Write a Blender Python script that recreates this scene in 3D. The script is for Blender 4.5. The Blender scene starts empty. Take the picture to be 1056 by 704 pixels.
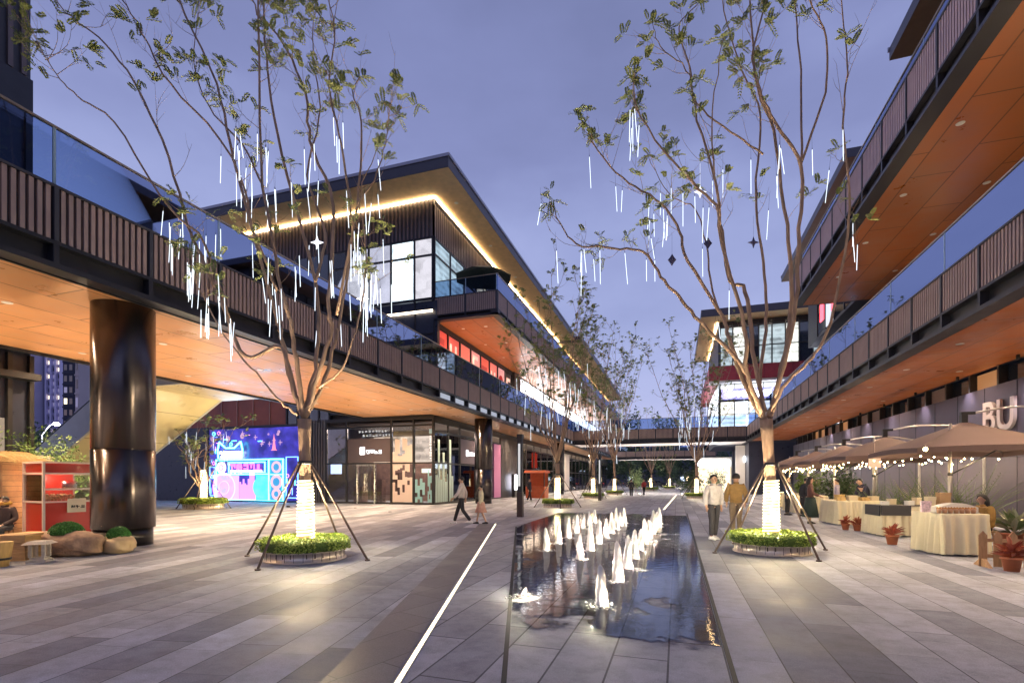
import bpy, math, random
from mathutils import Vector, Matrix
R = math.radians
random.seed(7)
scene = bpy.context.scene
scene.render.resolution_x, scene.render.resolution_y = 1056, 704
col = scene.collection
# ------------------------------------------------------------------ camera
YAW = R(18.24); CS, SN = math.cos(YAW), math.sin(YAW)
FPX = 516.0; HY = 495.0; EYE = 1.55
cam_d = bpy.data.cameras.new('camera'); cam = bpy.data.objects.new('camera', cam_d); col.objects.link(cam)
cam.location = (0, 0, EYE); cam.rotation_euler = (R(90), 0, YAW)
cam_d.sensor_width = 36; cam_d.lens = FPX/1056*36; cam_d.shift_y = (HY-352)/1056
cam_d.clip_start = 0.05; cam_d.clip_end = 3000
scene.camera = cam
scene.view_settings.view_transform = 'Standard'; scene.view_settings.look = 'None'
scene.view_settings.exposure = 0.80; scene.view_settings.gamma = 1
scene.cycles.use_denoising = True
scene.cycles.max_bounces = 7; scene.cycles.diffuse_bounces = 4; scene.cycles.glossy_bounces = 4
scene.cycles.transparent_max_bounces = 24; scene.cycles.transmission_bounces = 4
scene.cycles.caustics_reflective = False; scene.cycles.caustics_refractive = False
scene.cycles.sample_clamp_indirect = 4.0
scene.cycles.use_light_tree = True

# layout arithmetic used while measuring the site
def at(px, py, d):                       # point at depth d
    r = (px-528)/FPX*d
    return Vector((r*CS-d*SN, r*SN+d*CS, EYE-(py-HY)/FPX*d))
def gnd(px, py): return at(px, py, EYE*FPX/(py-HY))
def Xat(px, Y):
    k = (px-528)/FPX
    return Y*(k*CS-SN)/(CS+k*SN)
def Yat(px, X):
    k = (px-528)/FPX
    return X*(CS+k*SN)/(k*CS-SN)
# ------------------------------------------------------------------ materials
MATS = {}
def mat(name, c, rough=0.6, metal=0.0, em=None, es=0.0, noise=0.0, nscale=3.0, bump=0.0, bscale=40.0, spec=0.5, coat=0.0, stretch=None):
    if name in MATS: return MATS[name]
    m = bpy.data.materials.new(name); m.use_nodes = True; nt = m.node_tree; b = nt.nodes['Principled BSDF']
    b.inputs['Base Color'].default_value = (*c, 1); b.inputs['Roughness'].default_value = rough
    b.inputs['Metallic'].default_value = metal; b.inputs['Specular IOR Level'].default_value = spec
    b.inputs['Coat Weight'].default_value = coat
    tc = nt.nodes.new('ShaderNodeTexCoord')
    vec = tc.outputs['Object']
    if stretch:
        mp = nt.nodes.new('ShaderNodeMapping'); mp.inputs['Scale'].default_value = stretch
        nt.links.new(vec, mp.inputs[0]); vec = mp.outputs[0]
    if noise:
        n = nt.nodes.new('ShaderNodeTexNoise'); n.inputs['Scale'].default_value = nscale; n.inputs['Detail'].default_value = 6
        nt.links.new(vec, n.inputs['Vector'])
        mr = nt.nodes.new('ShaderNodeMapRange'); mr.inputs[1].default_value = .25; mr.inputs[2].default_value = .75
        mr.inputs[3].default_value = 1-noise; mr.inputs[4].default_value = 1+noise
        nt.links.new(n.outputs['Fac'], mr.inputs[0])
        mx = nt.nodes.new('ShaderNodeMix'); mx.data_type = 'RGBA'; mx.blend_type = 'MULTIPLY'; mx.inputs[0].default_value = 1
        mx.inputs[6].default_value = (*c, 1); nt.links.new(mr.outputs[0], mx.inputs[7]); nt.links.new(mx.outputs[2], b.inputs['Base Color'])
        mr2 = nt.nodes.new('ShaderNodeMapRange'); mr2.inputs[3].default_value = max(0.02, rough-.12*noise*4); mr2.inputs[4].default_value = min(1, rough+.12*noise*4)
        nt.links.new(n.outputs['Fac'], mr2.inputs[0]); nt.links.new(mr2.outputs[0], b.inputs['Roughness'])
    if bump:
        n2 = nt.nodes.new('ShaderNodeTexNoise'); n2.inputs['Scale'].default_value = bscale; n2.inputs['Detail'].default_value = 5
        nt.links.new(vec, n2.inputs['Vector'])
        bp = nt.nodes.new('ShaderNodeBump'); bp.inputs['Strength'].default_value = bump; bp.inputs['Distance'].default_value = .02
        nt.links.new(n2.outputs['Fac'], bp.inputs['Height']); nt.links.new(bp.outputs[0], b.inputs['Normal'])
    if em:
        b.inputs['Emission Color'].default_value = (*em, 1); b.inputs['Emission Strength'].default_value = es
    MATS[name] = m
    return m
def emat(name, c, s): return mat(name, (.05,.05,.05), .5, em=c, es=s)
def glass(name, tint=(.8,.88,.95), rough=0.02, refl=1.0, gc=(1,1,1)):
    if name in MATS: return MATS[name]
    m = bpy.data.materials.new(name); m.use_nodes = True; nt = m.node_tree
    for n in list(nt.nodes): nt.nodes.remove(n)
    o = nt.nodes.new('ShaderNodeOutputMaterial'); t = nt.nodes.new('ShaderNodeBsdfTransparent'); t.inputs[0].default_value = (*tint, 1)
    g = nt.nodes.new('ShaderNodeBsdfGlossy'); g.inputs['Roughness'].default_value = rough; g.inputs[0].default_value=(*gc,1)
    f = nt.nodes.new('ShaderNodeFresnel'); f.inputs[0].default_value = 1.5
    ml = nt.nodes.new('ShaderNodeMath'); ml.operation = 'MULTIPLY_ADD'; ml.inputs[1].default_value = refl; ml.inputs[2].default_value = .03*refl; ml.use_clamp = True
    mx = nt.nodes.new('ShaderNodeMixShader')
    nt.links.new(f.outputs[0], ml.inputs[0]); nt.links.new(ml.outputs[0], mx.inputs[0]); nt.links.new(t.outputs[0], mx.inputs[1]); nt.links.new(g.outputs[0], mx.inputs[2])
    nt.links.new(mx.outputs[0], o.inputs[0]); MATS[name] = m
    return m
def brickmat(name, c1, c2, mortar, bw, bh, rot=0, rough=.5, msize=.008, speck=.25, stain=.2, sub=0.0, bumpd=.3, off=(0,0,0), lengthwise_vertical=False):
    m = bpy.data.materials.new(name); m.use_nodes = True; nt = m.node_tree; b = nt.nodes['Principled BSDF']
    tc = nt.nodes.new('ShaderNodeTexCoord'); mp = nt.nodes.new('ShaderNodeMapping'); mp.inputs['Rotation'].default_value = (0,0,rot); mp.inputs['Location'].default_value = off
    nt.links.new(tc.outputs['Object'], mp.inputs[0])
    br = nt.nodes.new('ShaderNodeTexBrick'); br.offset = .37; br.inputs['Scale'].default_value = 1
    br.inputs['Brick Width'].default_value = bw; br.inputs['Row Height'].default_value = bh; br.inputs['Mortar Size'].default_value = msize
    br.inputs['Mortar Smooth'].default_value = .1
    br.inputs['Color1'].default_value = (*c1,1); br.inputs['Color2'].default_value = (*c2,1); br.inputs['Mortar'].default_value = (*mortar,1)
    nt.links.new(mp.outputs[0], br.inputs['Vector'])
    colr = br.outputs['Color']
    def mul(a, fac_out, lo, hi, f0=.3, f1=.7):
        mr = nt.nodes.new('ShaderNodeMapRange'); mr.inputs[1].default_value = f0; mr.inputs[2].default_value = f1; mr.inputs[3].default_value = lo; mr.inputs[4].default_value = hi
        nt.links.new(fac_out, mr.inputs[0])
        mx = nt.nodes.new('ShaderNodeMix'); mx.data_type='RGBA'; mx.blend_type='MULTIPLY'; mx.inputs[0].default_value = 1
        nt.links.new(a, mx.inputs[6]); nt.links.new(mr.outputs[0], mx.inputs[7]); return mx.outputs[2]
    if sub:
        b2 = nt.nodes.new('ShaderNodeTexBrick'); b2.offset = .5; b2.inputs['Scale'].default_value = 1
        b2.inputs['Brick Width'].default_value = sub; b2.inputs['Row Height'].default_value = bh; b2.inputs['Mortar Size'].default_value = msize*.7
        b2.inputs['Color1'].default_value = (.84,.84,.86,1); b2.inputs['Color2'].default_value = (1.1,1.1,1.09,1); b2.inputs['Mortar'].default_value = (.55,.55,.55,1)
        nt.links.new(mp.outputs[0], b2.inputs['Vector'])
        mx = nt.nodes.new('ShaderNodeMix'); mx.data_type='RGBA'; mx.blend_type='MULTIPLY'; mx.inputs[0].default_value = 1
        nt.links.new(colr, mx.inputs[6]); nt.links.new(b2.outputs['Color'], mx.inputs[7]); colr = mx.outputs[2]
    n1 = nt.nodes.new('ShaderNodeTexNoise'); n1.inputs['Scale'].default_value = 90; n1.inputs['Detail'].default_value = 3; nt.links.new(tc.outputs['Object'], n1.inputs['Vector'])
    n2 = nt.nodes.new('ShaderNodeTexNoise'); n2.inputs['Scale'].default_value = .9; n2.inputs['Detail'].default_value = 7; n2.inputs['Roughness'].default_value = .65; nt.links.new(tc.outputs['Object'], n2.inputs['Vector'])
    colr = mul(colr, n1.outputs['Fac'], 1-speck, 1+speck); colr = mul(colr, n2.outputs['Fac'], 1-stain, 1+stain)
    n4 = nt.nodes.new('ShaderNodeTexNoise'); n4.inputs['Scale'].default_value = 4.5; n4.inputs['Detail'].default_value = 9; n4.inputs['Roughness'].default_value = .75; nt.links.new(tc.outputs['Object'], n4.inputs['Vector'])
    if stain>.15:
        colr = mul(colr, n4.outputs['Fac'], .80, 1.10, .35, .55)
        vs = nt.nodes.new('ShaderNodeTexVoronoi'); vs.inputs['Scale'].default_value = 1.7; vs.inputs['Randomness'].default_value = 1; nt.links.new(tc.outputs['Object'], vs.inputs['Vector'])
        colr = mul(colr, vs.outputs['Distance'], .62, 1.0, .018, .03)
    nt.links.new(colr, b.inputs['Base Color'])
    mr = nt.nodes.new('ShaderNodeMapRange'); mr.inputs[1].default_value=.3; mr.inputs[2].default_value=.7; mr.inputs[3].default_value = max(.05,rough-.16); mr.inputs[4].default_value = rough+.16
    nt.links.new(n2.outputs['Fac'], mr.inputs[0]); nt.links.new(mr.outputs[0], b.inputs['Roughness'])
    bp = nt.nodes.new('ShaderNodeBump'); bp.inputs['Strength'].default_value = bumpd; bp.inputs['Distance'].default_value = .006
    inv = nt.nodes.new('ShaderNodeMath'); inv.operation='SUBTRACT'; inv.inputs[0].default_value = 1; nt.links.new(br.outputs['Fac'], inv.inputs[1])
    ad = nt.nodes.new('ShaderNodeMath'); ad.operation='MULTIPLY_ADD'; ad.inputs[1].default_value = .35; nt.links.new(n1.outputs['Fac'], ad.inputs[0]); nt.links.new(inv.outputs[0], ad.inputs[2])
    nt.links.new(ad.outputs[0], bp.inputs['Height']); nt.links.new(bp.outputs[0], b.inputs['Normal'])
    MATS[name] = m
    return m
def litmat(name, c, s, bands=7.0, lo=.35, scale=1.1):
    """room seen through a lit pane: ceiling bands, furniture-sized darker shapes"""
    if name in MATS: return MATS[name]
    m=mat(name,(.05,.05,.05),.3,em=c,es=s); nt=m.node_tree; b=nt.nodes['Principled BSDF']
    tc=nt.nodes.new('ShaderNodeTexCoord'); mp=nt.nodes.new('ShaderNodeMapping'); mp.inputs['Scale'].default_value=(1,1,1.3); nt.links.new(tc.outputs['Object'],mp.inputs[0])
    v=nt.nodes.new('ShaderNodeTexVoronoi'); v.distance='CHEBYCHEV'; v.inputs['Scale'].default_value=scale; nt.links.new(mp.outputs[0],v.inputs['Vector'])
    w_=nt.nodes.new('ShaderNodeTexWave'); w_.bands_direction='Z'; w_.inputs['Scale'].default_value=bands/6.28; w_.inputs['Distortion'].default_value=.4; nt.links.new(tc.outputs['Object'],w_.inputs['Vector'])
    n=nt.nodes.new('ShaderNodeTexNoise'); n.inputs['Scale'].default_value=1.6; n.inputs['Detail'].default_value=5; nt.links.new(tc.outputs['Object'],n.inputs['Vector'])
    sp=nt.nodes.new('ShaderNodeSeparateColor'); nt.links.new(v.outputs['Color'],sp.inputs[0])
    a=nt.nodes.new('ShaderNodeMath'); a.operation='MULTIPLY_ADD'; a.inputs[1].default_value=.45; nt.links.new(sp.outputs[0],a.inputs[0])
    a2=nt.nodes.new('ShaderNodeMath'); a2.operation='MULTIPLY_ADD'; a2.inputs[1].default_value=.28; nt.links.new(w_.outputs['Fac'],a2.inputs[0]); nt.links.new(n.outputs['Fac'],a2.inputs[2]); nt.links.new(a2.outputs[0],a.inputs[2])
    mr=nt.nodes.new('ShaderNodeMapRange'); mr.inputs[1].default_value=.35; mr.inputs[2].default_value=1.05; mr.inputs[3].default_value=s*lo; mr.inputs[4].default_value=s*1.25
    nt.links.new(a.outputs[0],mr.inputs[0]); nt.links.new(mr.outputs[0],b.inputs['Emission Strength'])
    return m
# ------------------------------------------------------------------ mesh helpers
class MB:
    def __init__(s): s.v=[]; s.f=[]; s.sm=[]; s.mi=[]; s.cur=0
    def face(s, idx, smooth=False): s.f.append(idx); s.sm.append(smooth); s.mi.append(s.cur)
    def poly(s, pts, smooth=False):
        n=len(s.v); s.v += [tuple(p) for p in pts]; s.face(tuple(range(n, n+len(pts))), smooth); return s
    def box(s, x0,x1,y0,y1,z0,z1, T=None):
        n=len(s.v)
        if x0>x1: x0,x1=x1,x0
        if y0>y1: y0,y1=y1,y0
        c=[(x0,y0,z0),(x1,y0,z0),(x1,y1,z0),(x0,y1,z0),(x0,y0,z1),(x1,y0,z1),(x1,y1,z1),(x0,y1,z1)]
        if T: c=[tuple(T(*p)) for p in c]
        s.v += c
        for q in ((0,3,2,1),(4,5,6,7),(0,1,5,4),(1,2,6,5),(2,3,7,6),(3,0,4,7)): s.face(tuple(n+i for i in q))
        return s
    def hexa(s, b, t):                  # 4 bottom + 4 top points
        n=len(s.v); s.v += [tuple(p) for p in b]+[tuple(p) for p in t]
        for q in ((0,3,2,1),(4,5,6,7),(0,1,5,4),(1,2,6,5),(2,3,7,6),(3,0,4,7)): s.face(tuple(n+i for i in q))
        return s
    def prism(s, pts, z0, z1):
        n=len(s.v); k=len(pts)
        s.v += [(p[0],p[1],z0) for p in pts]+[(p[0],p[1],z1) for p in pts]
        s.face(tuple(n+i for i in reversed(range(k)))); s.face(tuple(n+k+i for i in range(k)))
        for i in range(k): j=(i+1)%k; s.face((n+i,n+j,n+k+j,n+k+i))
        return s
    def tube(s, pts, rad, n=8, cap=True, smooth=True):
        pts=[Vector(p) for p in pts]; base=len(s.v); m=len(pts)
        if not hasattr(rad,'__len__'): rad=[rad]*m
        prev=None
        for i,p in enumerate(pts):
            t=(pts[min(i+1,m-1)]-pts[max(i-1,0)])
            t = t.normalized() if t.length>1e-9 else Vector((0,0,1))
            if prev is None:
                a = Vector((1,0,0)) if abs(t.x)<.9 else Vector((0,1,0)); u=t.cross(a).normalized()
            else:
                u=(prev-t*prev.dot(t)); u=u.normalized() if u.length>1e-6 else t.cross(Vector((1,0,0))).normalized()
            prev=u; w=t.cross(u)
            for k in range(n):
                a=2*math.pi*k/n; s.v.append(tuple(p+(u*math.cos(a)+w*math.sin(a))*rad[i]))
        for i in range(m-1):
            for k in range(n):
                k2=(k+1)%n; s.face((base+i*n+k,base+i*n+k2,base+(i+1)*n+k2,base+(i+1)*n+k),smooth)
        if cap:
            s.face(tuple(base+k for k in reversed(range(n)))); s.face(tuple(base+(m-1)*n+k for k in range(n)))
        return s
    def lathe(s, prof, c=(0,0,0), n=24, smooth=True, sx=1, sy=1):
        base=len(s.v); m=len(prof)
        for r,z in prof:
            for k in range(n):
                a=2*math.pi*k/n; s.v.append((c[0]+r*math.cos(a)*sx,c[1]+r*math.sin(a)*sy,c[2]+z))
        for i in range(m-1):
            for k in range(n):
                k2=(k+1)%n; s.face((base+i*n+k,base+i*n+k2,base+(i+1)*n+k2,base+(i+1)*n+k),smooth)
        if prof[0][0]>1e-4: s.face(tuple(base+k for k in reversed(range(n))))
        if prof[-1][0]>1e-4: s.face(tuple(base+(m-1)*n+k for k in range(n)))
        return s
    def ball(s, c, r, n=12, m=8, sx=1, sy=1, sz=1):
        pr=[(max(1e-5,r*math.sin(math.pi*i/m)), -r*sz*math.cos(math.pi*i/m)) for i in range(m+1)]
        return s.lathe(pr, c, n, True, sx, sy)
    def build(s, name, m, parent=None, loc=None):
        me=bpy.data.meshes.new(name); me.from_pydata(s.v,[],s.f)
        me.polygons.foreach_set('use_smooth', s.sm)
        ms = m if isinstance(m,(list,tuple)) else [m]
        for q in ms: me.materials.append(q)
        if len(ms)>1: me.polygons.foreach_set('material_index', s.mi)
        me.update()
        o=bpy.data.objects.new(name, me); col.objects.link(o)
        if parent: o.parent=parent; o.location = -world_of(parent) if parent.get('_w') else Vector((0,0,0))
        if loc is not None: o.location = loc
        return o
def world_of(o): return Vector(o['_off'])
# '_w' roots hold children written in world coordinates (children carry the inverse offset)
def tag(o, label=None, cat=None, group=None, kind=None):
    if label: o['label']=label
    if cat: o['category']=cat
    if group: o['group']=group
    if kind: o['kind']=kind
    return o
def root(name, loc, label, cat, group=None, rz=0, world=False):
    o=bpy.data.objects.new(name,None); col.objects.link(o); o.location=loc; o.rotation_euler=(0,0,rz)
    o.empty_display_size=.2
    if world: o['_w']=1; o['_off']=tuple(loc)
    return tag(o,label,cat,group)
def wpart(mb, name, m, r):              # part of a world-coordinate root
    o=mb.build(name,m); o.parent=r; o.location=-Vector(r['_off']); return o
def sub(mb, name, m, part):             # sub-part below a part, same coordinates as the part's mesh
    o=mb.build(name,m); o.parent=part; return o
def copy_tree(o, parent=None):
    c=o.copy(); col.objects.link(c)
    if parent: c.parent=parent
    for ch in list(o.children): copy_tree(ch,c)
    return c
def struct(o): o['kind']='structure'; return o
LK=4.7
def lamp(kind, loc, energy, color, parent=None, rot=None, **kw):
    d=bpy.data.lights.new('lamp_light',kind); d.energy=energy*(LK if kind=='SPOT' else 1.0); d.color=color
    for k,v in kw.items(): setattr(d,k,v)
    o=bpy.data.objects.new('lamp_light',d); col.objects.link(o); o.location=loc
    if rot: o.rotation_euler=rot
    return o
def catmull(pts, k=6):
    pts=[Vector(p) for p in pts]
    if len(pts)<3: return [pts[0].lerp(pts[-1],i/k) for i in range(k+1)]
    P=[pts[0]*2-pts[1]]+pts+[pts[-1]*2-pts[-2]]; out=[]
    for i in range(1,len(P)-2):
        a,b,c,d=P[i-1],P[i],P[i+1],P[i+2]
        for j in range(k):
            t=j/k; out.append(.5*((2*b)+(-a+c)*t+(2*a-5*b+4*c-d)*t*t+(-a+3*b-3*c+d)*t*t*t))
    out.append(pts[-1]); return out
def glyphs(mb, T, n, size, gap, seed, thick=.02, stroke=.12, ranges=(4,6)):
    """rows of small sign strokes, T(u,v,z)"""
    rg=random.Random(seed)
    for i in range(n):
        u0=i*(size+gap); st=size*stroke
        for j in range(rg.randint(*ranges)):
            if rg.random()<.55:
                z=rg.choice([.05,.25,.45,.65,.85])*size; a=rg.choice([0,.1,.2])*size; mb.box(u0+a,u0+size-a*rg.random(),0,thick+j*.001,z,z+st,T)
            else:
                u=rg.choice([.05,.3,.5,.8])*size; a=rg.choice([0,.1,.4])*size; mb.box(u0+u,u0+u+st,0,thick+.008+j*.001,a,size*.95,T)
def frameT(O,U,V):
    O,U,V=Vector(O),Vector(U),Vector(V)
    return lambda u,v,z: O+U*u+V*v+Vector((0,0,z))

# ------------------------------------------------------------------ palette
M_slat=mat('slat_bronze',(.40,.29,.26),.5,metal=.25,noise=.12,nscale=2)
M_dark=mat('dark_steel',(.030,.031,.040),.42,metal=.3,noise=.25,nscale=2)
M_dark2=mat('dark_cladding',(.045,.046,.06),.5,noise=.2)
M_rail=mat('handrail_bronze',(.42,.33,.24),.3,metal=.8)
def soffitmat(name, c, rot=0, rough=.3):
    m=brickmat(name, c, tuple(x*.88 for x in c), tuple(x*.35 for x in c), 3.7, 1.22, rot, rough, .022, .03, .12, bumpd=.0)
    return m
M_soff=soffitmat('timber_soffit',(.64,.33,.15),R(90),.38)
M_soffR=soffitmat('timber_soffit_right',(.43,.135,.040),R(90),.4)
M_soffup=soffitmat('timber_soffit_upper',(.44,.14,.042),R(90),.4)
M_glass=glass('balustrade_glass',(.58,.68,.84),.02,1.0,(.30,.35,.50))
M_shopglass=glass('shop_glass',(.86,.88,.9),.01,1.0)
M_darkglass=mat('dark_glass',(.02,.03,.05),.06,spec=1.0,coat=.5)
M_white=mat('white_metal',(.75,.75,.74),.4)
M_black=mat('black_metal',(.02,.02,.022),.4)
M_steel=mat('brushed_steel',(.55,.53,.52),.28,metal=1.0,noise=.1,nscale=8)
M_warm=emat('warm_lamp',(1,.72,.40),14)
M_disc=emat('downlight_disc',(1,.84,.62),22)
M_gold=emat('gold_cove_led',(1,.68,.34),14)
WARM=(1,.72,.45)
# ================================================================== world
w=bpy.data.worlds.new('World'); scene.world=w; w.use_nodes=True; nt=w.node_tree
bg=nt.nodes['Background']; tc=nt.nodes.new('ShaderNodeTexCoord'); sx=nt.nodes.new('ShaderNodeSeparateXYZ')
nt.links.new(tc.outputs['Generated'],sx.inputs[0])
nz=nt.nodes.new('ShaderNodeTexNoise'); nz.inputs['Scale'].default_value=2.2; nz.inputs['Detail'].default_value=5; nz.inputs['Roughness'].default_value=.5
mpn=nt.nodes.new('ShaderNodeMapping'); mpn.inputs['Scale'].default_value=(1,1,2.2); nt.links.new(tc.outputs['Generated'],mpn.inputs[0]); nt.links.new(mpn.outputs[0],nz.inputs['Vector'])
ad=nt.nodes.new('ShaderNodeMath'); ad.operation='MULTIPLY_ADD'; ad.inputs[1].default_value=.80; nt.links.new(nz.outputs['Fac'],ad.inputs[0])
sb_=nt.nodes.new('ShaderNodeMath'); sb_.operation='SUBTRACT'; sb_.inputs[1].default_value=.19; nt.links.new(sx.outputs[2],sb_.inputs[0]); nt.links.new(sb_.outputs[0],ad.inputs[2])
cr=nt.nodes.new('ShaderNodeValToRGB'); nt.links.new(ad.outputs[0],cr.inputs[0])
e=cr.color_ramp.elements; e[0].position=.0; e[0].color=(.275,.285,.455,1); e[1].position=1.0; e[1].color=(.105,.120,.240,1)
for p,c in ((.22,(.280,.300,.490,1)),(.42,(.230,.258,.445,1)),(.62,(.182,.208,.380,1)),(.80,(.134,.152,.300,1))):
    q=e.new(p); q.color=c
sky=nt.nodes.new('ShaderNodeTexSky'); sky.sky_type='NISHITA'; sky.sun_disc=False; sky.sun_elevation=R(1.0); sky.sun_rotation=R(200)
mx=nt.nodes.new('ShaderNodeMix'); mx.data_type='RGBA'; mx.blend_type='ADD'; mx.inputs[0].default_value=.02
nt.links.new(cr.outputs[0],mx.inputs[6]); nt.links.new(sky.outputs[0],mx.inputs[7]); nt.links.new(mx.outputs[2],bg.inputs[0]); bg.inputs[1].default_value=1.0
# ================================================================== ground
def sheet(name, pts, z, m): return struct(MB().poly([(p[0],p[1],z) for p in pts]).build(name,m))
sheet('ground',[(-900,-300),(900,-300),(900,1200),(-900,1200)],-.03,mat('asphalt',(.05,.05,.055),.85,noise=.2,bump=.3))
Sx=lambda Y:-2.03-.306*(Y-3.36)
Kx=lambda Y:-1.26-.312*(Y-3.62)
# slabs: raised plinth so the sheet edge is a real step
PL=brickmat('granite_left',(.17,.182,.225),(.47,.495,.56),(.10,.10,.11),2.7,.45,R(-101.3)+0,.66,.006,.20,.30,sub=1.05)
PR=brickmat('granite_right',(.17,.182,.225),(.47,.495,.56),(.10,.10,.11),2.9,.45,R(90),.66,.006,.20,.30,sub=1.1,off=(.35,.05,0))
PF=brickmat('granite_centre',(.24,.245,.28),(.39,.40,.445),(.08,.08,.09),1.5,.47,R(90),.58,.009,.18,.28,off=(0,.07,0))
sheet('left_pavement',[(-70,-20),(.4,-20),(.4,-2),(Sx(-2),-2),(Sx(16.7),16.7),(Sx(16.7),160),(-70,160)],0,PL)
sheet('central_pavement',[(Sx(-2),-2),(.4,-2),(.4,160),(Sx(16.7),160),(Sx(16.7),16.7)],0,PF)
sheet('right_pavement',[(.4,-20),(60,-20),(60,160),(.4,160)],0,PR)
sheet('pavement_border',[(Sx(-2)-.62,-2),(Sx(-2)-.06,-2),(Sx(16.7)-.06,16.7),(Sx(16.7)-.62,16.7)],.004,
      brickmat('granite_border',(.16,.16,.18),(.20,.20,.22),(.06,.06,.065),1.2,.56,R(90)+.297,.45,.005,.2,.15))
M_slot=mat('drain_slot_black',(.006,.006,.007),.6)
sheet('drain_slot',[(Kx(-1)-.02,-1),(Kx(-1)+.02,-1),(Kx(16)+.03,16),(Kx(16)-.03,16)],.004,M_slot)
sheet('drain_slot',[(.405,-1),(.445,-1),(.47,25),(.42,25)],.004,M_slot)
def strip(a,b,wid,label,es):
    a,b=Vector(a),Vector(b); d=(b-a).normalized(); n=Vector((-d.y,d.x,0))*wid/2
    r=root('ground_light_strip',(*a.lerp(b,.5)[:2],0),label,'light strip',group='light strips set in the pavement',world=True)
    m=MB(); m.hexa([a-n,a+n,b+n,b-n],[p+Vector((0,0,.006)) for p in (a-n,a+n,b+n,b-n)]); wpart(m,'diffuser',emat('strip_led',(1,.86,.58),es),r)
    m=MB()
    for s in (-1,1):
        p=[a+n*s,a+n*s*1.35,b+n*s*1.35,b+n*s]; p = p if s<0 else p[::-1]
        m.hexa(p,[q+Vector((0,0,.008)) for q in p])
    wpart(m,'steel_edge',M_steel,r)
strip((Sx(-1),-1,0.001),(Sx(16.7),16.7,0.001),.042,'long warm light strip in the paving left of the fountain',2.0)
strip((-.65,27.9,.001),(-.05,56,.001),.09,'far thin light strip beyond the fountain near the bridge',1.8)
# ------------------------------------------------------------------ water on the paving
def watermat():
    m=bpy.data.materials.new('water_film'); m.use_nodes=True; nt=m.node_tree
    for n in list(nt.nodes): nt.nodes.remove(n)
    o=nt.nodes.new('ShaderNodeOutputMaterial'); t=nt.nodes.new('ShaderNodeBsdfTransparent'); t.inputs[0].default_value=(.66,.67,.70,1)
    g=nt.nodes.new('ShaderNodeBsdfGlossy'); g.inputs['Roughness'].default_value=.035; g.inputs[0].default_value=(1,1,1,1)
    f=nt.nodes.new('ShaderNodeFresnel'); f.inputs[0].default_value=1.45
    tc=nt.nodes.new('ShaderNodeTexCoord'); n1=nt.nodes.new('ShaderNodeTexNoise'); n1.inputs['Scale'].default_value=7; n1.inputs['Detail'].default_value=3
    nt.links.new(tc.outputs['Object'],n1.inputs['Vector']); bp=nt.nodes.new('ShaderNodeBump'); bp.inputs['Strength'].default_value=.12; bp.inputs['Distance'].default_value=.02
    nt.links.new(n1.outputs['Fac'],bp.inputs['Height']); nt.links.new(bp.outputs[0],g.inputs['Normal']); nt.links.new(bp.outputs[0],f.inputs['Normal'])
    ml=nt.nodes.new('ShaderNodeMath'); ml.operation='MULTIPLY_ADD'; ml.inputs[1].default_value=1.0; ml.inputs[2].default_value=.03; ml.use_clamp=True
    nt.links.new(f.outputs[0],ml.inputs[0]); mx=nt.nodes.new('ShaderNodeMixShader'); nt.links.new(ml.outputs[0],mx.inputs[0]); nt.links.new(t.outputs[0],mx.inputs[1]); nt.links.new(g.outputs[0],mx.inputs[2])
    def nd(t,**k):
        n=nt.nodes.new(t)
        for a,v in k.items(): setattr(n,a,v)
        return n
    def mr_(src,a,b_,c_,d_):
        q=nd('ShaderNodeMapRange'); q.interpolation_type='SMOOTHSTEP'
        for i_,v in enumerate((a,b_,c_,d_)): q.inputs[i_+1].default_value=v
        nt.links.new(src,q.inputs[0]); return q.outputs[0]
    def mth(op,a,b_):
        q=nd('ShaderNodeMath',operation=op)
        for i_,v in enumerate((a,b_)):
            if isinstance(v,float): q.inputs[i_].default_value=v
            else: nt.links.new(v,q.inputs[i_])
        return q.outputs[0]
    sp=nd('ShaderNodeSeparateXYZ'); nt.links.new(tc.outputs['Object'],sp.inputs[0])
    n3=nd('ShaderNodeTexNoise'); n3.inputs['Scale'].default_value=1.3; n3.inputs['Detail'].default_value=10; n3.inputs['Roughness'].default_value=.62; nt.links.new(tc.outputs['Object'],n3.inputs['Vector'])
    near=mr_(sp.outputs[1],4.25,5.7,-.45,.16); far=mr_(sp.outputs[1],22.5,24.6,.0,-.5)
    k_=mth('ADD',sp.outputs[0],mth('MULTIPLY',sp.outputs[1],.312)); left=mr_(k_,-.13,.45,-.12,.0)      # distance from the left drain slot
    f_=mth('ADD',mth('ADD',mth('ADD',mth('MULTIPLY',n3.outputs['Fac'],1.5),-.25),near),mth('ADD',far,left))
    film=mr_(f_,.47,.53,0.0,1.0); wet=mr_(f_,.36,.50,0.0,1.0)
    t2=nd('ShaderNodeBsdfTransparent'); cm=nd('ShaderNodeMix',data_type='RGBA'); cm.inputs[6].default_value=(1,1,1,1); cm.inputs[7].default_value=(.60,.60,.63,1); nt.links.new(wet,cm.inputs[0]); nt.links.new(cm.outputs[2],t2.inputs[0])
    mx2=nt.nodes.new('ShaderNodeMixShader'); nt.links.new(film,mx2.inputs[0]); nt.links.new(t2.outputs[0],mx2.inputs[1]); nt.links.new(mx.outputs[0],mx2.inputs[2]); nt.links.new(mx2.outputs[0],o.inputs[0])
    return m
M_water=watermat()
rg=random.Random(5)
def wob(t,s): return (math.sin(t*2.3+s)+.6*math.sin(t*5.9+s*2)+.4*math.sin(t*13.1+s*3)+.25*math.sin(t*29+s))
pts=[(Kx(4.2)+.03,4.2),(.398,4.2),(.398,24.6),(-5.4,24.6),(Kx(16)+.03,16)]
sheet('water',pts,.006,M_water)
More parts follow.
